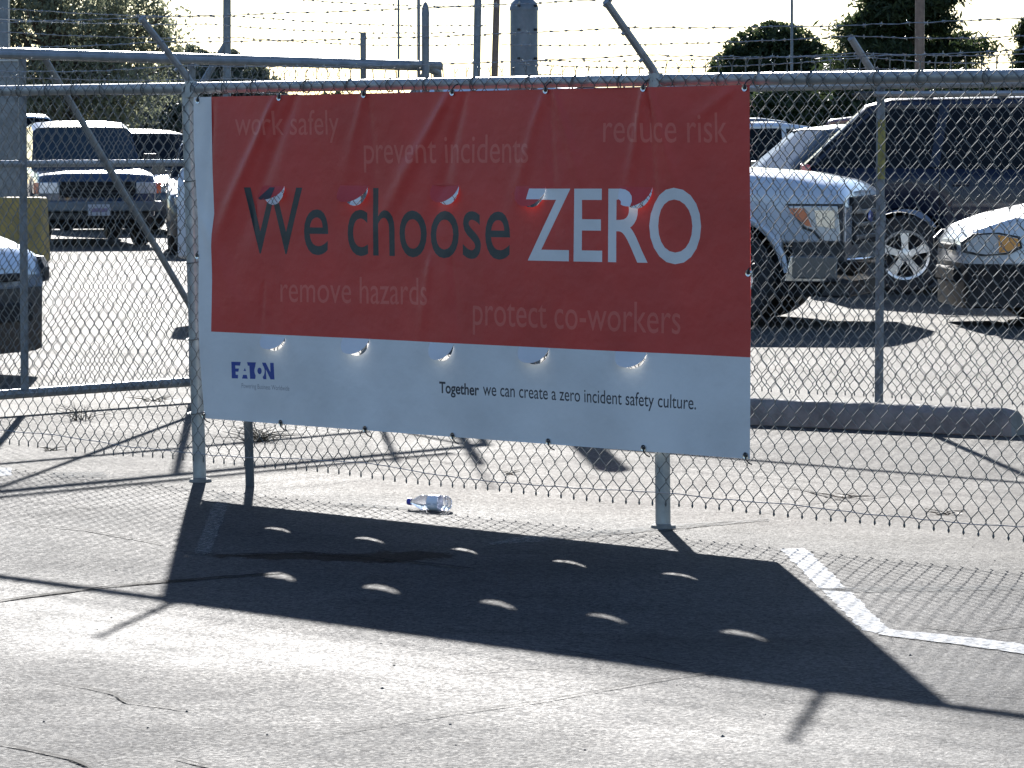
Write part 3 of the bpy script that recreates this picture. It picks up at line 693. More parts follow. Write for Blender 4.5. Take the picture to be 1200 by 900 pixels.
# ------------------------------------------------------------------ parking block
a = gp(795, 494.5); b = gp(1186, 512.4); dv = b-a; L_ = dv.length
blk = MB(); prof = [(0, 0), (.008, .06), (.022, .10), (.05, .128), (.085, .138), (.12, .128), (.148, .10), (.162, .06), (.17, 0)]
mid = (a+b)/2
n = 26; rr = random.Random(3); vs = []
for i in range(n+1):
    t = i/n; x = -L_/2+t*L_; e = min(1, (min(t, 1-t)*n)*.5+.55)
    for j, (y, z) in enumerate(prof): vs.append((x+(0 if 0 < i < n else (-1 if i else 1)*.02*z/.13), y+rr.uniform(-.0025, .0025), z*(1 if 0 < i < n else .93)+(rr.uniform(-.003, .003) if z else 0)))
k = len(prof); blk.add(vs, [(i*k+j, i*k+(j+1) % k, (i+1)*k+(j+1) % k, (i+1)*k+j) for i in range(n) for j in range(k)]+[tuple(range(k)), tuple(n*k+j for j in range(k))])
o = blk.build('parking_block', M['concrete'], bevel=.006); o.location = mid; o.rotation_euler.z = math.atan2(dv.y, dv.x)
tag(o, 'long dark grey concrete wheel stop lying on the ground behind the near fence', 'parking block')
pz = gp(-12, 478); pz2 = gp(44, 472)
# yellow barrier
p = at(20, 260, 46); e = empty('concrete_barrier', (p.x, 46, 0), R(-4), 'ochre yellow painted block at the left edge below the pickup', 'barrier')
top = at(20, 231, 46).z; wr = at(56, 260, 46).x-p.x
mb = MB(); mb.prism([(-1.6, 0), (-1.5, top), (wr-.03, top), (wr, 0)], -.2, .2); mb.build('block', M['ochre'], e, bevel=.03)
mb = MB(); mb.box((-.6, -.21, top*.5), (.05, .03, top*.8)); mb.box((.1, -.21, top*.5), (.05, .03, top*.8)); mb.build('ribs', M['ochre'], e)

# ------------------------------------------------------------------ vehicles
def wheel(parent, x, y, r, rim_r, wd=.22, spokes=5, side=1, style='alloy'):
    e = MB(); e.lathe([(rim_r*.98, -wd/2+.01), (r-.03, -wd/2), (r, -wd/2+.035), (r, wd/2-.035), (r-.03, wd/2), (rim_r*.98, wd/2-.01)], 32, 'Y', closed=True)
    t = e.build('wheel', M['black'], parent); t.location = (x, y, r)
    o = side*wd/2
    d = MB(); d.lathe([(rim_r*.9, o*.35-.01), (rim_r*.9, o*.35+.01)], 24, 'Y'); d.build('brake_disc', M['under'], t)
    rm = MB(); rm.lathe([(rim_r, o*.98), (rim_r*1.0, o*1.04), (rim_r*.90, o*1.0), (rim_r*.86, o*.6), (rim_r*.97, o*.6)], 32, 'Y', closed=True)
    for k in range(spokes):
        a = 2*math.pi*(k+.27)/spokes; pl = []
        for rad, hw in ((rim_r*.16, rim_r*.14), (rim_r*.5, rim_r*.13), (rim_r*.92, rim_r*.19)):
            pl.append((rad, hw))
        ca, sa = math.cos(a), math.sin(a); pts = [(rd, h) for rd, h in pl]+[(rd, -h) for rd, h in pl[::-1]]
        P2 = [(rd*ca-h*sa, rd*sa+h*ca) for rd, h in pts]
        rm.prism(P2, o*.62, o*.97)
    rm.lathe([(rim_r*.26, o*.6), (rim_r*.26, o*1.02), (rim_r*.12, o*1.06)], 16, 'Y')
    rm.build('rim', M['alloy'] if style == 'alloy' else M['chrome'], t)
    return t
def interp(tab, x):
    if x >= tab[0][0]: return tab[0][1]
    for (a, za), (b, zb_) in zip(tab[:-1], tab[1:]):
        if b <= x <= a: return za+(zb_-za)*(a-x)/(a-b)
    return tab[-1][1]
def vehicle(name, loc, rz, label, cat, P, group=None):
    """x forward with the front axle at x=0; P holds sizes and outline tables running from nose to tail"""
    e = empty(name, loc, rz, label, cat, group or 'vehicles parked in the lot'); W = P['W']/2; xf, xr = P['front'], P['rear']; r = P['r']; wb = P['wb']; ar = r*1.16
    sill = P.get('sill', .24)
    def plan(x):
        k = 1.0
        for end, rad, cut in ((xf, P.get('rf', .45), P.get('cf', .16)), (xr, P.get('rr', .4), P.get('cr', .10))):
            d = abs(x-end)
            if d < rad: k = min(k, 1-cut*(1-math.sqrt(max(0, 1-(1-d/rad)**2))))
        return W*k
    xs = set(np.linspace(xf, xr, 40).tolist())
    for c in (0, -wb):
        for i in range(15): xs.add(c+ar*math.cos(math.pi*i/14))
        xs.add(c+ar+.004); xs.add(c-ar-.004)
    for d in (.01, .03, .06, .1, .16): xs.add(xf-d); xs.add(xr+d)
    xs = sorted([x for x in xs if xr <= x <= xf], reverse=True)
    def zbot(x):
        zb_ = sill
        if x > ar: zb_ = P.get('fb', .28)
        if x < -wb-ar: zb_ = P.get('rb', .32)
        for c in (0, -wb):
            if abs(x-c) <= ar: zb_ = max(zb_, r+math.sqrt(max(0, ar*ar-(x-c)**2)))
        return zb_
    belt = P['belt']
    # split colour along the side at two_tone height
    body = MB(); ring = []
    for x in xs:
        w_ = plan(x); zt = interp(belt, x); zb_ = min(zbot(x), zt-.1)
        d = min(xf-x, x-xr); drop = .05*max(0, 1-d/.12)**2 if P.get('round', 1) else 0; zt -= drop
        tuck = .04; sh = P.get('shoulder', .05)
        tt = P.get('tone', 0)
        zl = zb_ if not tt or zb_ > tt else tt
        sec = [(w_-.10, zb_), (w_-tuck*.6, zb_+.015), (w_-.012, max(zb_+.03, min(zl, zt-.09))), (w_, max(zb_+.04, (zb_+zt)*.5+.05 if not tt else max(tt+.01, zb_+.04))), (w_-.004, zt-sh-.05), (w_-.03, zt-sh*.5), (w_-.09, zt-.006), (w_*.5, zt+P.get('crown', .02)), (0, zt+P.get('crown', .02)*1.3)]
        ring.append([(x, y, z) for y, z in sec]+[(x, -y, z) for y, z in sec[-2::-1]])
    nn = len(ring[0])
    body.v = [q for rg in ring for q in rg]
    for i in range(len(xs)-1):
        for j in range(nn-1):
            body.f.append((i*nn+j, (i+1)*nn+j, (i+1)*nn+j+1, i*nn+j+1)); jj = min(j, nn-2-j); body.m.append(1 if P.get('tone') and jj < 2 else 0)
    half = nn//2
    for base in (0, (len(xs)-1)*nn):
        for j in range(half):
            body.f.append((base+j, base+j+1, base+nn-2-j, base+nn-1-j)); body.m.append(1 if P.get('tone') and j < 2 else 0)
    body.build('body', [M[P['paint']], M['plastic']], e, ang=50)
    und = MB(); und.box(((xf+xr)/2, 0, .42), (xf-xr-.3, P['W']-.34, .36)); und.build('underbody', M['under'], e)
    # cabin
    roof = P['roof']; gx = sorted(set([x for x, z in roof]+np.linspace(roof[0][0], roof[-1][0], 22).tolist()), reverse=True)
    cab = MB(); rf = MB(); vs = []; pil = MB()
    wr_ = W-P.get('tumble', .14)
    def sect(x):
        zt = interp(roof, x); zb2 = interp(belt, x)-.03; h = max(.001, (zt-zb2)); full = P['H']-zb2
        k = min(1, h/full); wt = (W-.045)+(wr_-(W-.045))*k
        return [(W-.05, zb2), (wt+(W-.05-wt)*.08, zt-.05*k-.001), (wt-.05*k-.001, zt-.008*k), (wt*.5, zt+.012*k), (0, zt+.016*k)]
    for x in gx:
        sc = sect(x); vs += [(x, y, z) for y, z in sc]+[(x, -y, z) for y, z in sc[-2::-1]]
    m_ = 9; cab.v = vs
    for i in range(len(gx)-1):
        for j in range(m_-1):
            cab.f.append((i*m_+j, (i+1)*m_+j, (i+1)*m_+j+1, i*m_+j+1)); cab.m.append(0)
    cab.build('glasshouse', M[P.get('glass', 'glass')], e, ang=30)
    # painted roof panel 8 mm proud of the glasshouse
    tops = [x for x in gx if P['H']-interp(roof, x) < P.get('rooftol', .10)]
    vs = []
    for x in tops:
        sc = sect(x); q = [(sc[1][0]+.008, sc[1][1]-.04), (sc[1][0]+.008, sc[1][1]), (sc[2][0]+.003, sc[2][1]+.010), (sc[3][0], sc[3][1]+.010), (0, sc[4][1]+.010)]
        vs += [(x, y, z) for y, z in q]+[(x, -y, z) for y, z in q[-2::-1]]
    rf.v = vs
    for i in range(len(tops)-1):
        for j in range(m_-1): rf.f.append((i*m_+j, (i+1)*m_+j, (i+1)*m_+j+1, i*m_+j+1)); rf.m.append(0)
    rf.build('roof', M[P['paint']], e, ang=50)
    # pillars follow the side glass
    for (xb, xt, wdp) in P['pillars']:
        for sg in (-1, 1):
            pl_ = MB(); scb = sect(xb); sct = sect(xt); k0 = (xb, sg*(scb[0][0]+.004), scb[0][1]+.02); k1 = (xt, sg*(sct[1][0]+.004), sct[1][1])
            if interp(roof, xb)-scb[0][1] < .08: k0 = (xb, sg*(W-.07), scb[0][1]+.02)
            n_ = 4; a_ = Vector(k0); b_ = Vector(k1)
            vs = []
            for q in range(n_+1):
                c = a_.lerp(b_, q/n_); ww = wdp/2
                for dx, dy in ((-ww, .0), (-ww, .012), (ww, .012), (ww, .0)): vs.append((c.x+dx, c.y+sg*dy-sg*.004, c.z))
            pl_.add(vs, [(q*4+j, q*4+(j+1) % 4, (q+1)*4+(j+1) % 4, (q+1)*4+j) for q in range(n_) for j in range(4)]+[(0, 1, 2, 3), (n_*4, n_*4+1, n_*4+2, n_*4+3)])
            pl_.build('pillar', M[P['paint']], e)
    for sg in (-1, 1):
        for c in (0, -wb): wheel(e, c, sg*(W-.13), r, P.get('rim', r*.62), side=sg, spokes=P.get('spokes', 5), style=P.get('wstyle', 'alloy'))
    # mirrors
    mx_ = P.get('mirror')
    if mx_:
        for sg in (-1, 1):
            mm = MB(); mm.box((mx_[0], sg*(W+.09), mx_[1]), (.10, .17, .13)); mm.tube([(mx_[0], sg*(W-.06), mx_[1]-.04), (mx_[0], sg*(W+.05), mx_[1]-.02)], .02, 6)
            mm.build('mirror', M[P.get('mirror_paint', 'plastic')], e, bevel=.02)
    # door shut lines: recessed dark strips
    for xd in P.get('shuts', []):
        for sg in (-1, 1):
            q = MB(); zt = interp(belt, xd)-.08; q.box((xd, sg*(W-.0035), (sill+.08+zt)/2), (.008, .012, zt-sill-.08)); q.build('door_gap', M['under'], e)
    for xd in P.get('handles', []):
        for sg in (-1, 1):
            q = MB(); q.box((xd, sg*(W+.012), interp(belt, xd)-.17), (.16, .03, .035)); q.build('door_handle', M[P['paint']], e, bevel=.01)
    return e

# white pickup, front right corner beside the banner
p = gp(886, 383); trk = dict(W=2.0, front=.93, rear=-4.55, r=.39, wb=3.55, rim=.23, paint='white2', H=1.9, sill=.45, fb=.66, rb=.5, rf=.22, cf=.07, cr=.03, shoulder=.09, crown=.035,
    belt=[(.93, 1.06), (.86, 1.10), (.5, 1.17), (-.6, 1.25), (-2.5, 1.28), (-4.55, 1.28)],
    roof=[(-.55, 1.22), (-1.3, 1.87), (-1.8, 1.9), (-2.6, 1.88), (-2.85, 1.28)], pillars=[(-.6, -1.3, .07), (-1.9, -1.85, .09), (-2.75, -2.6, .12)], mirror=(-.75, 1.35), shuts=[-.75, -1.9, -2.8], handles=[-1.75], tumble=.18)
PT = vehicle('pickup_truck', (p.x, p.y+.90, 0), R(-15), 'white pickup truck with amber-cornered headlamp and chrome bumper, nose just right of the banner', 'pickup truck', trk)
W = 1.0
for sg in (-1, 1):
    h = MB(); h.prism([(.50, .955), (.90, .955), (.925, .74), (.925, .68), (.79, .68), (.72, .76), (.64, .79)], sg*(W-.055), sg*(W+.006)); hl = h.build('headlamp', M['lamp'], PT, bevel=.008)
    h = MB(); h.prism([(.52, .935), (.64, .935), (.70, .79), (.655, .80), (.53, .90)], sg*(W+.004), sg*(W+.014)); h.build('turn_lamp', M['orange'], hl)
    h = MB(); h.prism([(.72, .92), (.88, .92), (.88, .78), (.74, .80)], sg*(W+.005), sg*(W+.013)); h.build('reflector', M['chrome'], hl)
    h = MB(); h.box((.925, sg*.80, .81), (.06, .30, .28)); h.build('front_lens', M['lamp'], hl, bevel=.01)
    h = MB(); h.prism([(.485, .97), (.92, .97), (.945, .97), (.945, .665), (.78, .665), (.71, .745), (.63, .775)], sg*(W-.06), sg*(W+.001)); h.build('lamp_surround', M['plastic'], hl)
    # wheel arch flare and lower cladding
    h = MB(); pts = [(0+.50*math.cos(a), 0, .39+.50*math.sin(a)) for a in np.linspace(R(5), R(175), 13)]; h.tube([(x, sg*(W-.01), z) for x, y, z in pts], .022, 6); h.build('arch_lip', M['white2'], PT)
g_ = MB(); g_.box((.935, 0, .83), (.06, 1.30, .38)); gr = g_.build('grille', M['under'], PT, bevel=.02)
for z in (.70, .80, .90): b_ = MB(); b_.box((.975, 0, z), (.03, 1.28, .035)); b_.build('grille_bar', M['plastic'], gr, bevel=.008)
b_ = MB(); b_.lathe([(.001, .995), (.05, .995), (.06, .985)], 20, 'X'); b_.v = [(x, y*1.6, z*.9+.86) for x, y, z in b_.v]; b_.build('emblem', mat('blue_oval', (.02, .05, .30), .3, coat=1), gr)
b_ = MB(); 
vs = []
for y in np.linspace(-1.02, 1.02, 15):
    x0 = 1.03-.20*abs(y/1.02)**4; vs += [(x0-.35 if abs(y) > .98 else x0-.12, y, .36), (x0-.02, y, .36), (x0+.02, y, .42), (x0+.02, y, .54), (x0-.05, y, .565), (x0-.30, y, .565)]
b_.add(vs, [(i*6+j, i*6+(j+1) % 6, (i+1)*6+(j+1) % 6, (i+1)*6+j) for i in range(14) for j in range(6)]+[tuple(range(6)), tuple(14*6+j for j in range(6))])
bu = b_.build('bumper', M['chrome'], PT, bevel=.01)
for sg in (-1, 1):
    s_ = MB(); s_.box((.72, sg*1.005, .475), (.36, .04, .19)); s_.build('bumper_side', mat('dark_bumper_side', (.12, .125, .13), .3, .6), bu, bevel=.02)
a_ = MB(); a_.box((.74, 0, .60), (.42, 1.90, .16)); a_.build('valance', M['plastic'], PT, bevel=.01)
a_ = MB(); a_.box((.86, 0, .30), (.22, 1.7, .13)); a_.build('air_dam', M['plastic'], PT, bevel=.02)

# navy large SUV
p = gp(1068, 345); suv = dict(W=2.0, front=.95, rear=-4.0, r=.375, wb=3.02, rim=.235, paint='navy', H=1.86, sill=.36, fb=.35, rb=.42, rf=.4, cf=.10, rr=.3, cr=.06, shoulder=.07,
    belt=[(.95, .98), (.6, 1.10), (-.5, 1.2), (-4.0, 1.23)], roof=[(-.5, 1.18), (-1.25, 1.79), (-1.9, 1.86), (-3.15, 1.84), (-3.4, 1.77), (-3.98, 1.22)], rooftol=.10,
    pillars=[(-.55, -1.25, .07), (-1.65, -1.6, .08), (-2.75, -2.65, .09), (-3.90, -3.33, .05)], mirror=(-.7, 1.3), shuts=[-.65, -1.65, -2.7], handles=[-1.5, -2.5], tumble=.2)
SV = vehicle('parked_suv', (p.x+3.01, p.y+.68, 0), R(-4), 'large navy blue SUV with roof rack and five-spoke wheel, behind the yellow-marked post', 'suv', suv)
for sg in (-1, 1):
    for x in (-1.4, -2.1, -2.8, -3.4):
        b_ = MB(); b_.box((x, sg*.70, 1.885), (.10, .05, .06)); b_.build('rack_foot', M['plastic'], SV, bevel=.01)
    b_ = MB(); b_.tube([(-1.3, sg*.70, 1.915), (-3.5, sg*.70, 1.905)], .018, 8); b_.build('roof_rail', M['plastic'], SV)
    b_ = MB(); b_.box((-3.96, sg*.93, 1.05), (.09, .16, .36)); b_.build('tail_lamp', M['red_lamp'], SV, bevel=.015)
    b_ = MB(); b_.box((-1.5, sg*1.005, .58), (2.1, .02, .09)); b_.build('side_moulding', mat('grey_moulding', (.06, .065, .08), .4), SV, bevel=.008)
    b_ = MB(); b_.box((.86, sg*.78, .80), (.18, .36, .22)); b_.build('headlamp', M['lamp'], SV, bevel=.03)
b_ = MB(); b_.box((-3.98, 0, .52), (.18, 1.9, .22)); b_.build('rear_bumper', M['plastic'], SV, bevel=.04)

# white compact at the right edge, facing left
def compact(loc, rz, label, pc, lampm='amber', tone=.5):
    C_ = dict(W=1.72, front=.80, rear=-3.45, r=.31, wb=2.6, rim=.195, paint=pc, H=1.42, sill=.2, fb=.15, rb=.2, rf=.55, cf=.26, rr=.4, cr=.14, tone=tone,
        belt=[(.84, .62), (.80, .70), (.72, .77), (.5, .85), (.1, .94), (-.6, 1.0), (-2.4, 1.02), (-3.45, .98)], roof=[(-.45, .97), (-1.15, 1.37), (-1.6, 1.42), (-2.2, 1.41), (-2.5, 1.36), (-3.1, .99)], rooftol=.08,
        pillars=[(-.5, -1.15, .06), (-1.65, -1.65, .08), (-2.85, -2.4, .10)], mirror=(-.75, 1.05), mirror_paint=pc, shuts=[-.65, -1.65, -2.5], handles=[-1.5, -2.35], tumble=.22, wstyle='alloy', spokes=7)
    e = vehicle('parked_car', loc, rz, label, 'car', C_)
    for sg in (-1, 1):
        pts_o = [(.79, .60), (.80, .66), (.72, .725), (.58, .735), (.42, .705), (.40, .64), (.50, .59), (.66, .575)]
        def wrap(x, z, off):
            d = max(0, (x-(.84-.55))/.55); k = 1-.26*(1-math.sqrt(max(0, 1-d*d))); return (x, sg*(.86*k+off), z)
        def patch(pts, o0, o1, mt, par, nm):
            q = MB(); n = len(pts); q.add([wrap(x, z, o0) for x, z in pts]+[wrap(x, z, o1) for x, z in pts], [tuple(range(n)), tuple(range(2*n-1, n-1, -1))]+[(i, i+n, (i+1) % n+n, (i+1) % n) for i in range(n)])
            return q.build(nm, mt, par)
        gpts = [(x+(.03 if x > .6 else -.02), z+(.012 if z > .65 else -.012)) for x, z in pts_o]
        hl = patch(gpts, -.05, .006, M['plastic'], e, 'headlamp')
        patch(pts_o, .0, .012, M['lamp'], hl, 'lens'); patch([(.57, .73), (.42, .70), (.40, .645), (.50, .595), (.56, .59)], .008, .018, M[lampm], hl, 'turn_lamp')
    b_ = MB(); b_.box((.80, 0, .40), (.10, .9, .12)); b_.build('intake', M['under'], e, bevel=.02)
    b_ = MB(); b_.box((.82, 0, .62), (.06, .6, .05)); b_.build('grille', M['under'], e, bevel=.01)
    b_ = MB(); b_.box((-.0, .0, .2), (1.2, 1.2, .1)); b_.build('undertray', M['under'], e)
    return e
p = gp(1209, 384); compact((p.x+.24, p.y+.75, 0), R(180+3), 'white compact car at the right edge with oval headlamp and amber turn lamp', 'white')
# pale car cut by the left edge, nose pointing right
p = gp(-112, 452)
compact((p.x-.30, p.y+.9, 0), R(-22), 'pale silver car with black lower bumper cut off by the left edge, behind the gate', 'silver', tone=.62)

# dark blue pickup facing the camera at left
c = gp(114, 289); pk = dict(W=1.64, front=.80, rear=-4.1, r=.36, wb=3.1, rim=.21, paint='navy2', H=1.70, sill=.42, fb=.40, rb=.5, rf=.25, cf=.07, cr=.03, shoulder=.05, crown=.02,
    belt=[(.80, .94), (.72, .98), (.3, 1.03), (-.5, 1.07), (-2.0, 1.10), (-4.1, 1.10)], roof=[(-.48, 1.05), (-1.05, 1.62), (-1.4, 1.70), (-2.1, 1.68), (-2.35, 1.10)], pillars=[(-.5, -1.05, .07), (-2.25, -2.1, .1)], glass='glass_blue',
    mirror=(-.6, 1.2), shuts=[-.6, -2.0], handles=[-1.8], tumble=.16)
hd = Vector((math.sin(R(13)), -math.cos(R(13)), 0)); P0 = Vector((c.x, c.y, 0))-hd*.8+Vector((.0, .1, 0))
K = vehicle('pickup_truck', P0, R(-90+13), 'dark blue pickup truck facing the camera, parked beyond the left gate', 'pickup truck', pk)
g_ = MB(); g_.box((.795, 0, .78), (.06, 1.04, .22)); gr = g_.build('grille', M['under'], K, bevel=.015)
for z in (.73, .78, .83): b_ = MB(); b_.box((.83, 0, z), (.02, 1.0, .018)); b_.build('grille_bar', M['plastic'], gr)
for sg in (-1, 1):
    b_ = MB(); b_.box((.79, sg*.67, .80), (.07, .28, .16)); hl = b_.build('headlamp', M['lamp'], K, bevel=.012)
    b_ = MB(); b_.box((.72, sg*.84, .80), (.16, .07, .15)); b_.build('turn_lamp', M['orange'], hl, bevel=.01)
b_ = MB(); b_.box((.88, 0, .55), (.14, 1.74, .14)); bu = b_.build('bumper', M['post_grey'], K, bevel=.025)
b_ = MB(); b_.box((.958, -.0, .50), (.012, .31, .155)); pl = b_.build('licence_plate', M['plate'], K, bevel=.006)
b_ = MB(); b_.box((.965, 0, .50), (.006, .22, .05)); b_.build('plate_digits', mat('plate_ink', (.25, .2, .32), .6), pl)
b_ = MB(); b_.box((.80, 0, .42), (.12, 1.4, .12)); b_.build('valance', M['plastic'], K, bevel=.02)
b_ = MB()
for q in range(2): b_.box((-.30-.0*q, (-.35, .3)[q], 1.085), (.02, .5, .014), rz=.1)
b_.build('wiper', M['plastic'], K)

# generic background sedans, one builder per size then copies with their own paint
def sedan(loc, rz, label, pc, H=1.5, W_=1.8, glass='glass', group=None, cat='car', tail=True, name='parked_car'):
    d = dict(W=W_, front=.9, rear=-3.6, r=.33, wb=2.7, rim=.2, paint=pc, H=H, sill=.26, fb=.25, rb=.3, rf=.5, cf=.2, rr=.45, cr=.16,
        belt=[(.9, .68), (.75, .78), (.2, .9), (-.6, 1.0), (-2.6, 1.03), (-3.2, 1.03), (-3.6, .92)], roof=[(-.5, .98), (-1.2, H-.06), (-1.7, H), (-2.3, H-.01), (-2.7, H-.10), (-3.35, 1.02)], rooftol=.09,
        pillars=[(-.55, -1.2, .06), (-1.7, -1.7, .08), (-3.05, -2.6, .12)], mirror=(-.75, 1.08), mirror_paint=pc, shuts=[-.7, -1.7, -2.6], handles=[-1.55, -2.4], tumble=.24, glass=glass)
    e = vehicle(name, loc, rz, label, cat, d, group); Wh = W_/2
    for sg in (-1, 1):
        b_ = MB(); b_.box((-3.5, sg*(Wh-.22), .86), (.22, .26, .17)); b_.build('tail_lamp', M['red_lamp'], e, bevel=.02)
        b_ = MB(); b_.box((.76, sg*(Wh-.26), .70), (.26, .32, .12)); b_.build('headlamp', M['lamp'], e, bevel=.03)
    return e
def place(px, Y, dx=0): return ((px-600)/F*Y+dx, Y, 0)
sedan((*place(905, 41)[:2], 0), R(188), 'silver blue hatchback seen over the white pickup hood, red tail lamp at its right', 'silver', H=1.62, glass='glass_blue')
SD = bpy.data.objects
sedan(place(1010, 62), R(20), 'white hatchback behind the navy SUV, pale roof line showing left of it', 'white', H=1.72)
sedan(place(862, 56), R(-160), 'dark car with blue-tinted window at the right edge of the banner', 'darkcar', H=1.66, glass='glass_blue')
sedan(place(905, 78), R(170), 'dark red car with dark windows in the back row right of the banner', 'redcar', H=1.9, W_=1.9)
sedan(place(978, 80), R(10), 'dark grey car in the back row between the banner and the navy SUV', 'darkcar', H=1.88)
sedan(place(212, 60), R(-60), 'dark low sedan behind the blue pickup, cut by the left fence post', 'darkcar', H=1.6)
sedan(place(278, 49), R(-85), 'dark car right of the blue pickup, mostly hidden by the left fence post', 'darkcar', H=1.5)
sedan(place(20, 75), R(-80), 'silver car with pale roof behind the dark blue pickup at the left', 'silver', H=1.95, W_=1.9)

# ------------------------------------------------------------------ poles
def pole(px0, px1, Y, w_px, ytop, label, m, name='pole', extra=None):
    a = at(px1, 95, Y); b = at(px0, 0, Y); r_ = w_px/2/F*Y; h = at(px0, ytop, Y).z; base = Vector((a.x+(a.x-b.x)*.3, Y, 0))
    sc = (h)/(b.z); top = Vector((base.x+(b.x-base.x)*sc, Y, h)); e = empty(name, base, 0, label, 'pole', 'poles beyond the fence')
    mb = MB(); mb.tube([(0, 0, -.2), tuple((top-base)*.5), tuple(top-base)], [r_*1.1, r_, r_*.9], 12); mb.build('shaft', M[m], e)
    if extra: extra(e, r_, top-base)
    return e
def arms(e, r_, t):
    mb = MB(); mb.tube([(-1.1, 0, t.z-.5), (1.1, 0, t.z-.5)], .05, 6); mb.build('crossarm', M['wood'], e)
def lampx(e, r_, t):
    mb = MB(); mb.tube([(0, 0, t.z), (.3, 0, t.z+.4), (1.2, 0, t.z+.5)], r_*.7, 8); mb.build('arm', M['post_grey'], e)
    mb = MB(); mb.box((1.5, 0, t.z+.48), (.7, .25, .14)); mb.build('lamp_head', M['post_grey'], e, bevel=.04)
pole(560, 556, 62, 8.5, -420, 'tall grey steel pole behind the banner, left of the brown pole', 'post_grey', 'utility_pole', lampx)
pole(582, 576, 66, 7.5, -450, 'brown wooden utility pole just left of the domed steel post', 'wood', 'utility_pole', arms)
pole(467, 467, 110, 2.6, -260, 'very thin distant light mast left of the gate post cluster', 'post_grey', 'light_pole', lampx)
pole(928, 928, 130, 3.2, -240, 'thin distant light mast above the round dark tree', 'post_grey', 'light_pole', lampx)
pole(1078, 1078, 48, 11, -420, 'brownish steel light pole in front of the large conifer', 'rust', 'light_pole', lampx)
e = pole(266, 265, 44, 9.5, -200, 'grey steel pole with a slanted strut above the left end of the banner', 'post_grey', 'steel_pole')
a = at(266, 50, 44); b = at(236, 100, 44); mb = MB(); mb.tube([tuple(b-Vector(e.location)), tuple(a-Vector(e.location))], .04, 8); mb.build('strut', M['post_grey'], e)
pole(1138, 1138, 300, 1.0, 20, 'hair-thin distant mast to the right of the big conifer', 'post_grey', 'light_pole')

# ------------------------------------------------------------------ trees
def leaf_mesh(name, C, size, mtl, parent, up=0.0, aspect=2.2):
    n = len(C); C = np.asarray(C); d = rng.normal(size=(n, 3)); d[:, 2] -= up; d /= np.linalg.norm(d, axis=1)[:, None]
    e = rng.normal(size=(n, 3)); e -= (e*d).sum(1)[:, None]*d; e /= np.linalg.norm(e, axis=1)[:, None]
    s = size*rng.uniform(.6, 1.5, n)[:, None]; a = C-d*s*aspect/2; b = C+d*s*aspect/2
    V = np.stack([a, C+e*s/2, b, C-e*s/2], 1).reshape(-1, 3)
    me = bpy.data.meshes.new(name); me.vertices.add(4*n); me.vertices.foreach_set('co', V.ravel()); me.loops.add(4*n); me.loops.foreach_set('vertex_index', np.arange(4*n))
    me.polygons.add(n); me.polygons.foreach_set('loop_start', np.arange(n)*4); me.polygons.foreach_set('loop_total', np.full(n, 4)); me.update(calc_edges=True); me.validate()
    me.materials.append(mtl); return link(name, me, parent)
def blob(n, c, r):
    p = rng.normal(size=(n, 3)); p /= np.linalg.norm(p, axis=1)[:, None]; p *= rng.uniform(.25, 1, (n, 1))**.45; return np.array(c)+p*np.array(r)
def broad(px, Y, ytop, wpx, label, mtl, n=9000, clumps=40, trunk=.22, leaf=.16, low=.12, name='tree', cat='tree', droop=0, flat=1.0, cr=(.14, .30), solid=0):
    k = F/Y; X = (px-600)/k; H = CH+(162-ytop)/k; Wd = wpx/k/2; e = empty(name, (X, Y, 0), 0, label, cat, {'hedge_bush': 'hedge bushes behind the lot', 'tree': 'trees beyond the lot'}.get(name))
    pts = []; cc = []; tb = MB(); tb.tube([(0, 0, -.2), (.05, 0, H*.3), (0, .1, H*.6)], [trunk, trunk*.8, trunk*.35], 8)
    for i in range(clumps):
        a = rng.uniform(0, 6.28); u = rng.uniform(-1, 1); q = rng.uniform(.15, 1)**.5
        rr_ = math.sqrt(max(0, 1-u*u))
        c = (math.cos(a)*rr_*q*Wd*.9, math.sin(a)*rr_*q*Wd*.7, H*(low+(1-low)*.5)+u*q*H*(1-low)*.5*.88)
        r_ = Wd*rng.uniform(*cr); pts.append(blob(int(n/clumps*rng.uniform(.5, 1.5)), c, (r_, r_, r_*.75*flat)))
        if i % 2 == 0: tb.tube([(0, .05, H*rng.uniform(.25, .55)), (c[0]*.5, c[1]*.5, c[2]*.8), c], [trunk*.35, trunk*.2, .02], 5)
    if solid:
        m_ = int(n*solid); q = blob(m_, (0, 0, H*(low+(1-low)*.5)), (Wd*.92, Wd*.8, H*(1-low)*.47)); an = np.arctan2(q[:, 2]-H*.5, q[:, 0])
        q[:, 0] *= 1+.02*np.sin(9*an+px)+.02*np.sin(17*an+1); pts.append(q)
    tb.build('trunk', M['bark'], e); C = np.concatenate(pts)
    if droop: C[:, 2] -= rng.uniform(0, droop, len(C)); 
    C = C[C[:, 2] > .05]
    leaf_mesh('crown', C, leaf, mtl, e, up=droop*1.5); return e
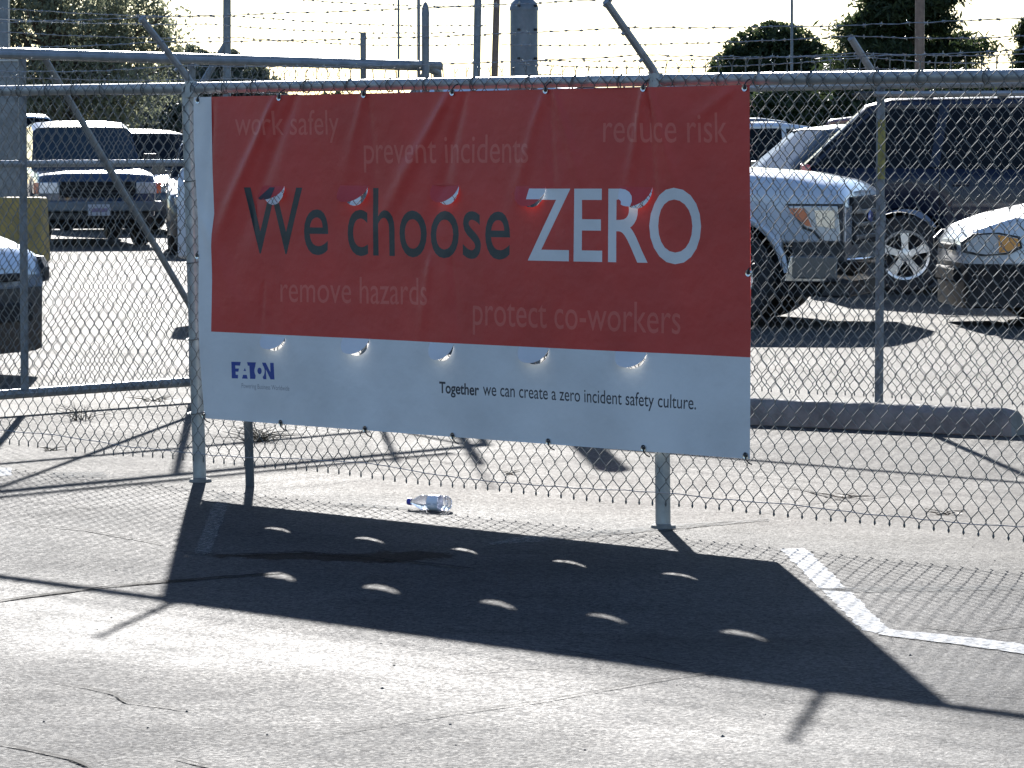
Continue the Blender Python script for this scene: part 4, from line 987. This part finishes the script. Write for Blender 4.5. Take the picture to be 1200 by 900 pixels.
def conifer(px, Y, ytop, wpx, label, n=16000, leaf=.2, mtl=None):
    k = F/Y; X = (px-600)/k; H = CH+(162-ytop)/k; Wd = wpx/k/2; e = empty('pine_tree', (X, Y, 0), 0, label, 'tree', 'trees beyond the lot')
    tb = MB(); tb.tube([(0, 0, -.2), (0, 0, H*.5), (.05, 0, H*.97)], [.3, .2, .04], 8); pts = []
    nb = 120
    for i in range(nb):
        t = (i+.5)/nb; z = H*(.10+.88*t); L_ = Wd*(1-t*.93)**.75*rng.uniform(.70, 1.08); a = rng.uniform(0, 6.28); m = int(n/nb*(L_/Wd+.25))
        u = rng.uniform(.15, 1, m)**.8; x = np.cos(a)*L_*u; y = np.sin(a)*L_*u; zz = z+L_*(-.05*u+.22*u*u)
        sp = .055*L_+.17; P = np.stack([x+rng.normal(0, sp, m), y+rng.normal(0, sp, m), zz+rng.normal(0, sp*.55, m)], 1); pts.append(P)
        tb.tube([(0, 0, z-.1), (math.cos(a)*L_*.5, math.sin(a)*L_*.5, z), (math.cos(a)*L_*.95, math.sin(a)*L_*.95, z+L_*.15)], [.07, .04, .015], 4)
    tb.build('trunk', M['bark'], e); leaf_mesh('crown', np.concatenate(pts), leaf, mtl or M['leaf_dark'], e, up=-.3, aspect=4.2); return e
broad(907, 150, 20, 185, 'round dense dark evergreen tree right of the banner top', M['leaf_dark'], n=50000, clumps=90, leaf=.095, low=-.05, cr=(.12, .22), solid=.5)
broad(990, 155, 66, 90, 'low dark tree filling the gap between the round tree and the large conifer', M['leaf_dark'], n=14000, clumps=30, leaf=.11, solid=.8)
conifer(1066, 140, -80, 268, 'large dark conifer behind the brown light pole', n=110000, leaf=.07)
conifer(1205, 150, 20, 75, 'ragged dark conifer at the right edge', n=26000, leaf=.07)
broad(835, 160, 72, 45, 'small dark shrub left of the round tree', M['leaf_dark'], n=4000, clumps=16, leaf=.14, name='shrub', cat='shrub')
broad(70, 105, -90, 320, 'tall wispy grey-green tree at the upper left', M['leaf_olive'], n=46000, clumps=190, leaf=.06, low=.12, droop=.6, flat=1.3, cr=(.08, .2))
broad(240, 125, 58, 240, 'broad olive tree mass behind the left end of the banner', M['leaf_grey'], n=26000, clumps=90, cr=(.08, .2), leaf=.10, solid=.6, low=.02)
broad(110, 120, 78, 260, 'low grey-green tree behind the dark blue pickup', M['leaf_grey'], n=26000, clumps=90, cr=(.08, .2), leaf=.10, solid=.6, low=.0)
broad(30, 130, 95, 220, 'dark bushy tree behind the wide gate post at the left edge', M['leaf_grey'], n=20000, clumps=70, cr=(.08, .2), leaf=.10, low=.0)
broad(185, 98, 137, 90, 'rusty brown dry brush beside the dark sedan at the left', M['leaf_brown'], n=5000, clumps=22, leaf=.09, low=.0, name='shrub', cat='shrub', trunk=.05)
for i, (px, yt, wd) in enumerate(((920, 96, 150), (1020, 92, 170), (1130, 88, 190), (1240, 84, 180), (760, 118, 190), (600, 122, 220), (430, 120, 240))):
    lb = ['dark hedge bush behind the cars directly right of the banner', 'dark hedge bush behind the navy SUV roof at its left end', 'dark hedge bush above the middle of the navy SUV roof', 'dark hedge bush beyond the right edge of the picture', 'dark hedge bush hidden behind the right half of the banner', 'dark hedge bush hidden behind the middle of the banner', 'dark hedge bush hidden behind the left half of the banner'][i]
    broad(px, 118, yt, wd, lb, M['leaf_dark'], n=16000, clumps=30, leaf=.10, solid=.8, low=.0, name='hedge_bush', cat='bush', trunk=.08)

# ------------------------------------------------------------------ dead weeds
def weeds(px, py, n, label, spread=.12, h=.10):
    c = gp(px, py); e = empty('dry_weed', c, random.uniform(0, 6), label, 'weed', 'dry weeds along the fence'); mb = MB()
    for i in range(n):
        a = random.uniform(0, 6.28); q = random.uniform(0, spread*.5); x, y = q*math.cos(a), q*math.sin(a); hh = h*random.uniform(.3, 1); dx, dy = random.uniform(-1, 1)*spread, random.uniform(-1, 1)*spread
        mb.tube([(x, y, 0), (x+dx*.3, y+dy*.3, hh*.7), (x+dx, y+dy, hh)], [.0022, .0018, .001], 3)
    mb.build('stalks', M['weed'], e); return e
weeds(305, 517, 60, 'dark clump of dead weeds on the pavement below the left part of the banner', .16, .07)
weeds(95, 492, 26, 'sparse dry weed below the gate bottom rail at the left', .14, .09)
for px, py, n_, lb_, sp_, h_ in ((985, 583, 14, 'small flattened weed scraps by the fence foot, right of the banner', .12, .015), (1110, 603, 10, 'short dry stalks under the mesh near the right edge', .10, .02), (598, 556, 10, 'tiny dry tuft under the fence left of the right post', .06, .02), (60, 528, 12, 'small dry tuft under the mesh at the far left', .08, .025)): weeds(px, py, n_, lb_, sp_, h_)
weeds(180, 470, 20, 'dry weed tuft beside the left fence post, below the gate rail', .13, .03)
